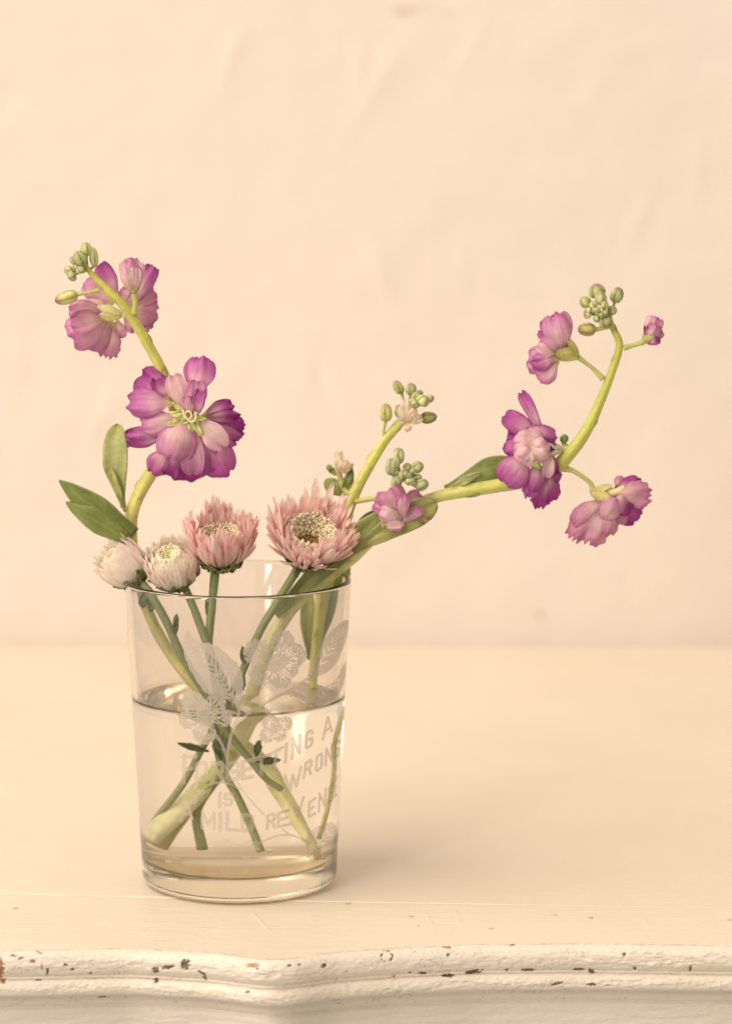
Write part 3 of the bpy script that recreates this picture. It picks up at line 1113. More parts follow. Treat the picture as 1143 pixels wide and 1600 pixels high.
def buds_from(rows, zx, zy, zs, Yc, parent, seed=0, node=None, col=GB, tipamt=.7):
    """rows: cx, cy, w, len, angle(deg, 0 = pointing up, + = to the right), dy"""
    for k, (cx, cy, w, l, an, dy) in enumerate(rows):
        a = math.radians(an)
        dx, dz = math.sin(a) * l / 2, -math.cos(a) * l / 2
        B = at(zx + (cx - dx) / zs, zy + (cy - dz) / zs, Yc + dy)
        T = at(zx + (cx + dx) / zs, zy + (cy + dz) / zs, Yc + dy - l / zs * PX * .25)
        rn = random.Random(seed * 77 + k)
        g = rn.uniform(.8, 1.2)
        bud(B, T, w * 1.26 / zs * PX, parent, tuple(np.array(col) * g), tipamt=tipamt * rn.uniform(.3, 1.1), seed=seed * 10 + k)
        if node is not None:
            N = np.asarray(node)
            mid = (B + N) / 2 + np.array([0, .8, 0])
            stalk([N, mid, B + (T - B) * .08], [.5, .42, .5], parent, 'bud_stalk', (.42, .42, .13))


def stem(parent, above, water, col_a, col_b, sides=18, rough=.06, ridge=0.0, seed=0, bottom=None):
    """above: (px, py, Y, width px); water: the same seen through water. col_a at the first point, col_b at the last"""
    P, R = [], []
    for px, py, Y, w in above:
        P.append(at(px, py, Y)); R.append(w * PX / 2 * (.9 if sides > 12 else 1))
    for px, py, Y, w in water:
        q = at_water(px, py, Y)
        rr = math.hypot(q[0], q[1])
        z = max(q[2], ZB + w * PX / 2 + .2)
        lim = r_in(z) - w * PX / 2 - .5
        if rr > lim:
            q[0] *= lim / rr; q[1] *= lim / rr
        q[2] = z
        P.append(q); R.append(w * PX / 2)
    n = len(P)
    cc = [np.array(col_a) * (1 - min(1, 1.25 * (i / (n - 1)) ** 3)) + np.array(col_b) * min(1, 1.25 * (i / (n - 1)) ** 3) for i in range(n)]
    v, f, c, u = tube(P, R, sides, 8, cc, rough, ridge or .035, seed)
    if sides > 12:
        for i in range(len(v)):
            q = Vector(v[i] * .16 + seed * 7)
            c[i] *= .98 + .14 * noise.noise(q) + .10 * noise.noise(Vector(v[i] * .9))
            k = noise.noise(Vector((v[i][0] * .45 + seed, v[i][1] * .45, v[i][2] * .30)))
            if k > .42:
                c[i] = c[i] * (1 - min(1, (k - .42) * 5) * np.array([.30, .40, .30]))
        for t in (9, 21, 38, 57, 76):
            if t * sides + sides < len(v):
                k0 = t * sides + (t * 5 + seed) % sides
                for d_, g_ in ((0, .30), (1, .18), (-1, .18), (sides, .22), (-sides, .10)):
                    cen = v[t * sides:(t + 1) * sides].mean(axis=0)
                    v[k0 + d_] += (v[k0 + d_] - cen) * g_
                    c[k0 + d_] *= np.array([.80, .70, .6])
    o = obj('stem', v, f, M_STEM, parent, c, u)
    return np.array(P)


# ================================================================== left stock stem
A = empty('stock_flower', at(262, 590, 0), 'tall stock stem leaning left with the big purple blossom and buds at its tip', 'flower', 'cut stock flowers in the tumbler')
stem(A, [(131, 410, -2, 7), (143, 428, -2, 9), (165, 450, -2, 13), (190, 475, -2, 15), (210, 502, -1, 17), (232, 540, 0, 17), (258, 590, 2, 18), (272, 640, 5, 19), (266, 690, 7, 21), (236, 738, 7, 24), (213, 780, 7, 22), (203, 820, 7, 24), (207, 870, 7, 24), (222, 935, 6, 20), (252, 1000, 5, 20), (300, 1065, 4, 20)],
     [(398, 1180, 8, 21), (437, 1235, 4, 20), (470, 1290, -3, 17), (500, 1342, -12, 12)], (.54, .52, .11), (.95, .90, .45), seed=1)
# main blossom
zx, zy, zs = 180, 540, 5.195
c0 = calyx(at(zx + 600 / zs, zy + 560 / zs, 1), at(zx + 605 / zs, zy + 575 / zs, -7), 5.0, A, (.60, .58, .22), 2, (.6, .58, .22))
stalk([at(272, 655, 4), at(285, 652, 2), at(295, 651, 1)], [.9, 1.0, 1.3], c0, 'stalk')
petals_from([
    (650, 420, -3, 705, 85, 1, 250, 'm', 1.5, -1.6, dict(ruf=1.2)),
    (430, 430, -2, 200, 225, 2, 290, 'd', 1.2, -1.0, dict(ruf=1.2)),
    (430, 440, -3, 335, 255, 0, 150, 'd', 1.0, 1.0, {}),
    (470, 470, -5, 95, 470, -3, 240, 'm', 2.0, -1.6, dict(ruf=1.0)),
    (560, 520, -5, 465, 225, -5, 165, 'q', 1.2, -1.0, dict(curl=1.0)),
    (520, 590, -5, 205, 650, -3, 210, 'p', 1.6, -1.5, dict(ruf=.9)),
    (450, 720, -3, 75, 755, 0, 170, 'd', 1.6, -1.5, dict(ruf=.8)),
    (460, 700, -3, 95, 725, -1, 120, 'm', 1.4, -1.5, {}),
    (640, 720, -1, 545, 1100, 1, 350, 'd', 1.8, -1.5, dict(ruf=1.3)),
    (450, 820, -3, 290, 1040, -1, 190, 'm', 1.6, -1.8, {}),
    (520, 800, -3, 460, 1070, -2, 210, 'd', 1.2, -1.2, dict(ruf=1.3)),
    (560, 590, -7, 450, 925, -8, 330, 'p', 3.0, -2.2, dict(ruf=1.0, green=.12, wide=.55)),
    (640, 620, -6, 630, 1050, -4, 190, 'p', 1.5, 1.3, {}),
    (690, 660, -4, 905, 1060, -1, 290, 'm', 1.8, -1.8, dict(ruf=1.1)),
    (680, 640, -5, 770, 1040, -3, 180, 'm', 1.2, -1.2, {}),
    (670, 580, -6, 890, 830, -7, 190, 'q', 1.2, 1.0, dict(green=.2)),
    (700, 570, -3, 960, 480, 0, 150, 'd', 1.6, -1.6, dict(ruf=1.8)),
    (700, 580, -4, 1015, 575, -2, 110, 'd', 1.5, -1.5, dict(ruf=1.6)),
    (720, 610, -2, 1055, 690, 1, 210, 'd', 1.5, -1.5, dict(ruf=1.6, rag=.1)),
    (760, 640, -3, 1010, 770, 0, 190, 'm', 1.4, -1.5, dict(ruf=1.2, rag=.08)),
    (640, 560, -7, 670, 275, -7, 165, 'p', 2.2, -1.8, dict(ruf=.9, curl=1.2)),
    (610, 570, -8, 590, 400, -8, 120, 'p', 2.0, -2.0, dict(curl=1.5)),
    (650, 590, -7, 700, 340, -8, 110, 'm', 2.0, 2.0, dict(ruf=.8)),
], zx, zy, zs, 0, c0, 10)
# pale green claws and the curled style in the throat
for k, (ex, ey, w) in enumerate(((400, 540, 34), (440, 440, 30), (390, 660, 40), (620, 740, 36), (740, 780, 30), (760, 600, 30), (520, 650, 36), (720, 500, 26), (480, 590, 28), (560, 460, 28))):
    B = at(zx + 605 / zs, zy + 580 / zs, -6.5); T = at(zx + (605 + (ex - 605) * .85) / zs, zy + (580 + (ey - 580) * .85) / zs, -8.0)
    leaf(B, T, w / zs * PX * 1.7, c0, (.66, .64, .26), .8, .9, seed=k, name='petal_claw', wide=.45, claw=.5)
for k, pts in enumerate((((560, 590), (575, 540), (605, 535), (620, 570), (600, 600)), ((600, 610), (635, 615), (655, 580), (645, 535)), ((545, 520), (560, 560), (590, 600), (625, 630)))):
    stalk([at(zx + a / zs, zy + b / zs, -10 - .3 * k) for a, b in pts], .34, c0, 'style', (.78, .66, .42))
# upper blossom, seen from behind
zx, zy, zs = 70, 360, 5.195
c1 = calyx(at(zx + 640 / zs, zy + 690 / zs, 3), at(zx + 440 / zs, zy + 660 / zs, 6), 5.6, A, (.62, .58, .24), 1, (.5, .35, .3))
petals_from([
    (600, 560, 8, 440, 262, 9, 150, 'm', 1.0, -1.2, dict(ruf=.9)),
    (560, 600, 9, 335, 400, 10, 210, 'p', 1.4, -1.3, {}),
    (520, 640, 8, 330, 590, 8, 160, 'q', 1.4, -1.3, {}),
    (500, 640, 7, 190, 650, 6, 170, 'p', 1.6, -1.5, dict(ruf=1.0)),
    (520, 700, 6, 195, 880, 3, 300, 'p', 3.0, -2.6, dict(ruf=.9, green=.1)),
    (480, 720, 4, 200, 760, 1, 180, 'v', 2.5, 2.0, dict(ruf=.9)),
    (540, 720, 8, 340, 950, 7, 230, 'p', 2.0, -1.8, {}),
    (560, 740, 8, 500, 1045, 9, 190, 'v', 1.2, -1.0, dict(rag=.16, ruf=1.1)),
    (590, 720, 9, 610, 880, 9, 130, 'p', 1.2, -1.5, {}),
    (720, 620, 8, 885, 275, 9, 150, 'm', 1.3, -1.3, dict(ruf=.9)),
    (640, 600, 9, 905, 490, 9, 170, 'v', 1.0, -1.2, dict(ruf=.8)),
    (640, 620, 9, 925, 680, 9, 250, 'v', 1.0, -1.0, dict(rag=.10, ruf=.9)),
    (640, 650, 9, 890, 770, 9, 190, 'v', 1.2, -1.2, dict(rag=.1)),
    (640, 700, 9, 745, 820, 9, 110, 'v', 1.0, -1.2, dict(rag=.15)),
    (620, 620, 10, 700, 470, 10, 150, 'p', 1.0, -1.0, {}),
], zx, zy, zs, 0, c1, 40)
# half open bud
c2 = calyx(at(zx + 725 / zs, zy + 520 / zs, -2), at(zx + 700 / zs, zy + 310 / zs, -3), 6.6, A, (.52, .48, .2), 0, (.5, .4, .3))
stalk([at(zx + 725 / zs, zy + 680 / zs, -2), at(zx + 735 / zs, zy + 600 / zs, -2.3), at(zx + 725 / zs, zy + 515 / zs, -2)], [1.2, .95, 1.0], c2, 'stalk', (.45, .46, .13))
petals_from([
    (715, 470, -3, 640, 240, -4, 120, 'q', 2.0, -3.0, dict(green=.05, claw=.5)),
    (715, 470, -2, 760, 250, -2, 130, 'q', 2.0, -3.0, dict(green=.05, claw=.5)),
    (715, 480, -4, 690, 215, -3.5, 150, 'p', 2.2, -3.0, dict(green=.05, claw=.5, curl=-2)),
    (700, 480, -5, 660, 290, -5.5, 130, 'q', 2.0, -2.6, dict(green=.05, claw=.5)),
    (720, 480, -4.5, 730, 300, -5, 120, 'q', 1.8, -2.6, dict(green=.05, claw=.5)),
], zx, zy, zs, 0, c2, 60)
nodeA = at(zx + 345 / zs, zy + 320 / zs, -2)
buds_from([(335, 150, 85, 115, 0, -2), (398, 215, 62, 165, -4, -1), (285, 222, 92, 125, -25, -4), (235, 240, 62, 75, -45, -2), (190, 325, 72, 72, -80, -2), (218, 370, 82, 68, -120, -4), (285, 315, 62, 66, -40, -5), (250, 300, 50, 60, -60, -3)], zx, zy, zs, 0, A, 1, nodeA)
bl = bud(at(zx + 272 / zs, zy + 515 / zs, -2), at(zx + 78 / zs, zy + 575 / zs, -3), 5.0, A, (.55, .52, .2), (.32, .12, .14), .9, seed=3)
stalk([at(zx + 440 / zs, zy + 482 / zs, -2), at(zx + 360 / zs, zy + 500 / zs, -2.5), at(zx + 265 / zs, zy + 515 / zs, -2)], [.9, .6, .75], bl, 'stalk', (.5, .5, .15))
zx, zy, zs = 80, 640, 5.195
leaf(at(zx + 590 / zs, zy + 800 / zs, 6), at(zx + 550 / zs, zy + 120 / zs, 12), 205 / zs * PX, A, (.38, .40, .15), 3, .8, 12, 2, wide=.55, curl=2, tip='round', side=-.8)
leaf(at(zx + 570 / zs, zy + 190 / zs, 9), at(zx + 630 / zs, zy + 300 / zs, 7), 110 / zs * PX, A, (.16, .21, .05), 1.0, -.6, 0, 5, tip='round', name='leaf_tip', wide=.4, claw=.9)
leaf(at(zx + 600 / zs, zy + 830 / zs, 4), at(zx + 480 / zs, zy + 480 / zs, 5), 62 / zs * PX, A, (.40, .42, .13), 1.2, 1.2, 0, 3, wide=.6, tip='round')
leaf(at(zx + 660 / zs, zy + 1030 / zs, 3), at(zx + 65 / zs, zy + 575 / zs, 1), 225 / zs * PX, A, (.19, .23, .06), 2.5, -.9, 20, 4, wide=.42, claw=.65, side=.8)
leaf(at(zx + 610 / zs, zy + 1050 / zs, 2.0), at(zx + 120 / zs, zy + 750 / zs, .4), 175 / zs * PX, A, (.24, .28, .075), 1.6, .6, 0, 6, wide=.45, claw=.6, name='leaf_fold')

# ================================================================== right stock stem
Cc = empty('stock_flower', at(700, 770, 2), 'thick stock stem bowing far to the right with three lilac blossoms', 'flower', 'cut stock flowers in the tumbler')
stem(Cc, [(951, 488, 0, 6), (955, 508, 0, 10), (967, 538, 0, 13), (957, 575, 0, 14), (940, 620, 0, 16), (918, 668, 0, 19), (893, 704, 0, 22), (862, 733, 1, 25), (815, 751, 2, 25), (770, 760, 2, 23), (725, 767, 2, 22), (680, 777, 3, 20), (635, 797, 4, 22), (590, 830, 5, 26), (548, 868, 6, 29), (505, 903, 6, 27), (465, 938, 5, 24), (432, 985, 4, 23), (408, 1040, 3, 23)],
     [(380, 1140, 3, 22), (350, 1190, 4, 22), (300, 1245, 4, 26), (232, 1312, 0, 29)], (.49, .49, .10), (1.0, .96, .58), seed=2)
stalk([at_water(362, 1175, -2), at_water(320, 1225, 3), at_water(275, 1285, 7), at_water(250, 1322, 8)], [1.6, 1.8, 1.9, 1.9], Cc, 'side_shoot', (.66, .66, .2), (.66, .64, .2), 14)
zx, zy, zs = 760, 600, 4.082
c3 = calyx(at(zx + 490 / zs, zy + 420 / zs, 0), at(zx + 370 / zs, zy + 410 / zs, -4), 5.0, Cc, (.62, .56, .36), 1, (.6, .5, .4))
stalk([at(zx + 560 / zs, zy + 425 / zs, 0), at(zx + 520 / zs, zy + 410 / zs, 0), at(zx + 480 / zs, zy + 418 / zs, 0)], [1.2, .9, 1.2], c3, 'stalk', (.55, .5, .25))
petals_from([
    (360, 330, -4, 215, 42, -3, 80, 'm', 1.5, -1.5, dict(ruf=1.0, wide=.75, claw=.5, green=0)),
    (330, 330, -4, 105, 195, -4, 130, 'm', 1.4, -1.5, dict(green=0)),
    (320, 340, -2, 150, 240, -1, 150, 'd', 1.2, -1.2, {}),
    (330, 420, -2, 115, 350, -1, 190, 'd', 1.4, -1.4, dict(ruf=1.0, green=0)),
    (300, 400, -3, 115, 440, -3, 160, 'm', 1.5, -1.5, dict(green=0)),
    (380, 540, -3, 330, 800, -1, 130, 'd', 1.3, -1.3, dict(rag=.25, ruf=1.0, green=0)),
    (380, 520, -3, 400, 760, -1, 150, 'd', 1.4, -1.4, dict(rag=.10, green=0)),
    (370, 500, -4, 445, 640, -1, 120, 'd', 1.5, -1.5, dict(green=0)),
    (340, 480, -4, 262, 740, -4, 110, 'm', 1.6, -1.6, dict(rag=.2, green=.0)),
    (330, 480, -5, 290, 690, -5, 120, 'm', 1.6, -1.6, dict(green=.1)),
    (270, 440, -6, 110, 640, -6, 200, 'm', 2.0, -1.8, dict(ruf=.8, green=0)),
    (400, 420, -6, 385, 600, -7, 80, 'q', 1.2, 1.2, dict(green=0)),
    (400, 420, -4, 420, 590, -4, 90, 'd', 1.2, 1.2, dict(green=0)),
    (240, 300, -6, 445, 345, -5, 130, 'm', 2.0, -1.8, dict(ruf=.9, green=0, claw=.4)),
    (250, 290, -6, 440, 410, -6, 80, 'd', 1.8, -1.5, dict(green=0, claw=.4)),
    (330, 400, -7, 170, 400, -8, 170, 'q', 2.0, -2.0, dict(green=0, claw=.4)),
    (300, 420, -7, 260, 280, -8, 150, 'q', 2.0, -2.0, dict(green=0, claw=.4)),
    (290, 430, -8, 370, 350, -9, 130, 'q', 2.0, -2.0, dict(green=0, claw=.4)),
    (280, 400, -9, 390, 470, -9, 130, 'q', 2.0, -2.0, dict(green=0, claw=.4)),
    (280, 400, -9, 240, 520, -9, 160, 'q', 2.2, -2.0, dict(green=0, claw=.4)),
    (290, 420, -9, 190, 450, -10, 110, 'q', 2.0, -2.0, dict(green=0, claw=.4)),
], zx, zy, zs, 2, c3, 80)
leaf(at(zx + 310 / zs, zy + 530 / zs, -8), at(zx + 315 / zs, zy + 490 / zs, -9), 3, c3, (.3, .35, .1), name='petal_claw')
bl = bud(at(878, 691, 1), at(884, 679, 0), 3.2, Cc, (.14, .2, .05), (.14, .2, .05), 0, seed=4)
stalk([at(893, 704, 0), at(885, 699, 1), at(879, 690, 1)], [1.2, .9, .8], bl, 'stalk')
# lower right blossom, hanging and seen from the side
c4 = calyx(at(zx + 655 / zs, zy + 690 / zs, 0), at(zx + 800 / zs, zy + 705 / zs, -1), 6.6, Cc, (.55, .48, .2), 1, (.6, .5, .25))
stalk([at(875, 731, 1), at(893, 735, 1), at(910, 745, 0), at(923, 756, 0), at(926, 768, 0)], [1.4, .85, .75, .8, 1.2], c4, 'stalk', (.46, .44, .14))
stalk([at(zx + 760 / zs, zy + 690 / zs, -1), at(zx + 820 / zs, zy + 690 / zs, -2), at(zx + 880 / zs, zy + 660 / zs, -2)], [1.6, 1.3, .9], c4, 'petal_claw', (.66, .6, .28))
petals_from([
    (780, 700, 1, 985, 620, 2, 120, 'd', 1.4, -1.6, dict(ruf=1.0)),
    (820, 680, 1, 880, 600, 3, 100, 'v', 1.0, -1.2, {}),
    (800, 720, 0, 985, 850, 1, 200, 'd', 1.5, -1.6, dict(ruf=1.2, rag=.06)),
    (800, 700, -2, 1055, 705, -2, 170, 'v', 2.2, -2.2, dict(rag=.12, ruf=1.1)),
    (790, 740, 0, 850, 905, 0, 160, 'v', 1.6, -1.8, {}),
    (770, 730, -1, 930, 800, -3, 130, 'd', 1.6, -1.8, dict(ruf=.9)),
    (780, 730, 1, 548, 905, 0, 160, 'v', 1.8, -1.8, dict(rag=.05)),
    (760, 760, 0, 520, 1000, 1, 150, 'v', 1.4, -1.5, dict(rag=.22, ruf=1.0)),
    (770, 780, -1, 635, 1035, 0, 180, 'v', 1.6, -1.5, dict(rag=.2, ruf=1.0)),
    (790, 780, -1, 740, 965, -1, 170, 'v', 1.6, -1.8, dict(rag=.1)),
    (740, 870, -2, 830, 725, -4, 150, 'p', 2.2, -2.4, dict(claw=.4, green=0)),
    (800, 730, -2, 900, 770, -4, 130, 'v', 1.8, -2.0, {}),
], zx, zy, zs, 0, c4, 110)
# upper blossom facing left
zx, zy, zs = 760, 420, 3.81
c5 = calyx(at(zx + 550 / zs, zy + 530 / zs, 0), at(zx + 410 / zs, zy + 450 / zs, -2), 8.2, Cc, (.52, .50, .14), .6, (.4, .28, .18))
stalk([at(942, 592, 0), at(zx + 640 / zs, zy + 600 / zs, 0), at(zx + 590 / zs, zy + 560 / zs, 0), at(zx + 545 / zs, zy + 528 / zs, 0)], [1.1, .75, .7, 1.0], c5, 'stalk', (.46, .46, .14))
petals_from([
    (470, 480, 2, 435, 250, 3, 120, 'p', 1.4, -2.2, {}),
    (450, 470, 0, 350, 285, 1, 120, 'm', 1.6, -1.8, dict(ruf=1.0)),
    (450, 480, -1, 320, 350, -1, 110, 'm', 1.6, -1.8, dict(ruf=1.0)),
    (450, 500, -3, 400, 270, -4, 170, 'p', 2.4, -2.6, dict(green=.1)),
    (450, 500, -2, 345, 390, -4, 130, 'p', 2.2, -2.2, {}),
    (440, 520, -1, 245, 520, -2, 120, 'p', 2.0, -2.0, dict(ruf=1.0)),
    (420, 510, -3, 300, 440, -3, 110, 'q', 1.6, -1.8, {}),
    (420, 530, -3, 265, 570, -3, 110, 'm', 1.8, -2.0, {}),
    (430, 550, 0, 235, 590, 0, 100, 'p', 1.6, -1.8, dict(ruf=.9)),
    (430, 550, -2, 310, 665, -1, 120, 'p', 2.0, -2.2, dict(ruf=.7)),
], zx, zy, zs, 0, c5, 140)
nodeC = at(zx + 735 / zs, zy + 300 / zs, 0)
buds_from([(655, 130, 88, 85, -15, 1), (585, 195, 62, 68, -40, 0), (680, 175, 62, 82, 0, -2), (632, 215, 46, 46, -20, -4), (600, 262, 64, 44, -80, -2), (702, 215, 42, 52, 10, -4), (660, 242, 34, 34, 0, -6), (748, 245, 54, 52, 60, -1), (775, 155, 70, 98, 18, 1), (655, 295, 40, 50, 190, -3), (702, 265, 42, 40, 150, -5), (708, 318, 72, 66, 170, -3), (680, 268, 30, 30, 0, -6), (640, 245, 30, 28, -90, -5)], zx, zy, zs, 0, Cc, 2, nodeC)
bl = bud(at(zx + 650 / zs, zy + 362 / zs, -1), at(zx + 540 / zs, zy + 358 / zs, -2), 4.9, Cc, (.42, .38, .12), (.32, .14, .14), .8, seed=6)
stalk([at(zx + 735 / zs, zy + 340 / zs, 0), at(zx + 700 / zs, zy + 350 / zs, -1), at(zx + 645 / zs, zy + 361 / zs, -1)], [.8, .7, .8], bl, 'stalk', (.46, .46, .14))
c6 = calyx(at(zx + 930 / zs, zy + 440 / zs, 0), at(zx + 1000 / zs, zy + 375 / zs, -1), 5.6, Cc, (.48, .46, .15), 0, (.32, .14, .17))
stalk([at(zx + 815 / zs, zy + 472 / zs, 0), at(zx + 870 / zs, zy + 455 / zs, 0), at(zx + 935 / zs, zy + 435 / zs, 0)], [1.0, .75, .95], c6, 'stalk', (.48, .48, .15))
petals_from([
    (955, 420, -1, 990, 275, -1, 80, 'q', 1.5, -2.2, dict(green=0, claw=.6)),
    (965, 420, -1, 1030, 290, -1, 80, 'p', 1.5, -2.2, dict(green=0, claw=.6)),
    (965, 420, -2, 1010, 330, -3, 90, 'p', 1.6, -2.2, dict(green=0, claw=.6, ruf=1.2)),
    (975, 425, -1, 1050, 370, -1, 60, 'v', 1.2, -2.2, dict(green=0, claw=.6)),
    (960, 440, -2, 1035, 420, -3, 50, 'd', 1.2, -1.6, dict(green=0, claw=.6)),
    (950, 400, -2, 950, 335, -2, 36, 'd', .8, -1.0, dict(green=0, claw=.6)),
], zx, zy, zs, 0, c6, 160)
# leaves of the right stem
zx, zy, zs = 560, 570, 4.7625
leaf(at(zx + 640 / zs, zy + 915 / zs, 4), at(zx + 1130 / zs, zy + 690 / zs, 6), 190 / zs * PX, Cc, (.20, .25, .06), 1.5, -.7, 15, 7, wide=.62, side=1.2, claw=.2)
leaf(at(zx + 680 / zs, zy + 915 / zs, 3), at(zx + 910 / zs, zy + 800 / zs, 1), 60 / zs * PX, Cc, (.42, .44, .18), 1.2, .6, 0, 8, name='leaf_fold')
leaf(at(zx + 740 / zs, zy + 965 / zs, 3), at(zx + 900 / zs, zy + 968 / zs, 0), 40 / zs * PX, Cc, (.24, .30, .07), .6, .6, 0, 9)
zx, zy, zs = 490, 690, 4.97
leaf(at(zx + 300 / zs, zy + 850 / zs, 1), at(zx + 950 / zs, zy + 470 / zs, -2), 215 / zs * PX, Cc, (.36, .36, .12), 2.0, .5, -10, 10, tip='round', wide=.72, claw=.3, side=-.8)
leaf(at(zx + 290 / zs, zy + 800 / zs, 6), at(zx + 505 / zs, zy + 520 / zs, 9), 110 / zs * PX, Cc, (.12, .18, .045), 1.4, .5, 0, 11, wide=.5, claw=.35, side=-.6)
leaf(at(430, 960, 1), at(607, 793, -1), 38 * PX, Cc, (.33, .36, .13), -1.0, .9, 0, 12, wide=.62, claw=.4, side=-.5)

# ================================================================== short middle stock stem
Bs = empty('stock_flower', at(560, 750, 15), 'short slender stock stem of green buds rising between the pink aster and the bowed stem', 'flower', 'cut stock flowers in the tumbler')
stem(Bs, [(634, 650, 3, 10), (622, 664, 3, 16), (600, 690, 4, 16), (576, 730, 6, 17), (556, 768, 8, 18), (540, 810, 11, 20), (526, 860, 15, 24), (512, 910, 18, 28), (503, 960, 19, 24), (497, 1010, 19, 20), (491, 1060, 17, 16)],
     [(524, 1150, 6, 8), (522, 1200, 3, 8), (514, 1255, 0, 8), (499, 1310, -4, 8)], (.55, .55, .14), (.76, .72, .24), seed=3)
zx, zy, zs = 560, 570, 4.7625
nodeB = at(zx + 350 / zs, zy + 370 / zs, 3)
buds_from([(390, 180, 72, 92, 0, 3), (430, 235, 64, 78, 20, 1), (405, 275, 60, 66, 0, 0), (480, 265, 88, 84, 40, 0), (532, 250, 54, 62, 60, 2), (300, 345, 60, 100, -5, 2), (455, 215, 46, 60, 10, 4), (420, 290, 56, 50, 60, -1)], zx, zy, zs, 0, Bs, 4, nodeB)
bl = bud(at(zx + 322 / zs, zy + 215 / zs, 3), at(zx + 268 / zs, zy + 118 / zs, 2), 3.9, Bs, (.40, .40, .14), (.35, .2, .18), .8, seed=1)
stalk([at(zx + 345 / zs, zy + 340 / zs, 3), at(zx + 335 / zs, zy + 270 / zs, 3), at(zx + 320 / zs, zy + 208 / zs, 3)], [.5, .4, .6], bl, 'stalk', (.5, .48, .2))
bl = bud(at(zx + 205 / zs, zy + 425 / zs, 2), at(zx + 200 / zs, zy + 285 / zs, 1), 4.9, Bs, (.50, .48, .17), (.42, .26, .16), .8, seed=2)
stalk([at(zx + 195 / zs, zy + 545 / zs, 4), at(zx + 186 / zs, zy + 490 / zs, 3), at(zx + 203 / zs, zy + 418 / zs, 2)], [.9, .5, .6], bl, 'stalk', (.5, .5, .18))
bud(at(zx + 455 / zs, zy + 400 / zs, 2), at(zx + 585 / zs, zy + 385 / zs, 1), 4.4, Bs, (.27, .30, .09), (.30, .15, .13), .7, seed=5)
c7 = calyx(at(zx + 340 / zs, zy + 440 / zs, 1), at(zx + 365 / zs, zy + 320 / zs, -1), 5.2, Bs, (.62, .54, .28), 0, (.7, .62, .4))
petals_from([
    (350, 420, -1, 370, 265, -2, 110, 'w', 1.6, -2.2, dict(green=0, claw=.6)),
    (350, 430, -2, 330, 300, -3, 80, 'w', 1.4, -2.2, dict(green=0, claw=.6)),
    (370, 430, -2, 415, 320, -3, 80, 'w', 1.4, -2.2, dict(green=0, claw=.6)),
    (370, 440, -2, 475, 385, -2, 70, 'w', 1.0, -1.4, dict(green=.3)),
    (350, 430, -2, 380, 495, -3, 60, 'w', .8, -1.0, dict(green=.5, wide=.4)),
    (330, 420, -2, 300, 430, -3, 50, 'w', .8, -1.0, dict(green=.4)),
], zx, zy, zs, 0, c7, 180)
# bud cluster in front of the bowed stem, on a side shoot
zx, zy, zs = 490, 690, 4.97
stalk([at(553, 784, 8), at(575, 780, 5), at(595, 777, 3), at(612, 768, 1), at(620, 752, 1), at(627, 738, 1)], [.9, .85, .9, 1.5, 1.9, 1.2], Bs, 'side_shoot', (.42, .44, .13), (.46, .50, .22))
nodeD = at(zx + 690 / zs, zy + 290 / zs, 0)
buds_from([(655, 110, 92, 128, 8, 1), (600, 195, 84, 135, 0, 0), (642, 160, 52, 95, 0, -2), (805, 195, 84, 96, 55, 1), (725, 200, 62, 72, 10, 1), (800, 278, 50, 84, 85, 0), (838, 335, 82, 112, 70, -2), (748, 305, 62, 84, 75, -4), (682, 262, 52, 70, 0, -4), (765, 235, 44, 60, 40, -1), (715, 250, 36, 44, 0, -5), (740, 262, 36, 44, 30, -5), (700, 222, 34, 40, 0, -4), (640, 300, 70, 80, -20, 0), (770, 215, 40, 50, 20, 0)], zx, zy, zs, 0, Bs, 5, nodeD, (.40, .43, .22), .6)
c8 = calyx(at(zx + 570 / zs, zy + 640 / zs, 1), at(zx + 630 / zs, zy + 540 / zs, -4), 5.2, Bs, (.55, .54, .2), 1, (.35, .2, .16))
petals_from([
    (680, 520, 1, 830, 400, 2, 130, 'v', 1.4, -1.4, {}),
    (660, 540, -1, 460, 470, -2, 150, 'p', 2.2, -2.2, dict(ruf=.9, green=0)),
    (660, 560, -3, 575, 360, -4, 230, 'v', 3.0, -3.0, dict(green=0, claw=.4)),
    (680, 590, -4, 505, 545, -5, 130, 'q', 2.2, -2.0, dict(green=0, claw=.4)),
    (690, 590, -5, 690, 410, -6, 100, 'p', 1.8, -2.4, dict(green=.2)),
    (600, 640, -4, 845, 520, -6, 90, 'p', -2.0, 1.6, dict(green=0, claw=.5)),
    (700, 640, -5, 560, 655, -5, 80, 'q', 1.4, -1.6, dict(green=.1, claw=.4)),
    (690, 640, -4, 620, 690, -5, 70, 'p', 1.2, -1.4, dict(green=0, claw=.4)),
], zx, zy, zs, 0, c8, 200)
for k, (bx, by, tx, ty, w) in enumerate(((550, 610, 590, 680, 40), (560, 600, 535, 670, 30), (705, 470, 740, 450, 50), (880, 600, 925, 580, 26), (820, 620, 850, 640, 22))):
    leaf(at(zx + bx / zs, zy + by / zs, -3), at(zx + tx / zs, zy + ty / zs, -4), w / zs * PX * 1.2, c8, (.5, .48, .18) if k < 3 else (.3, .14, .15), .6, .5, 0, k, name='sepal')
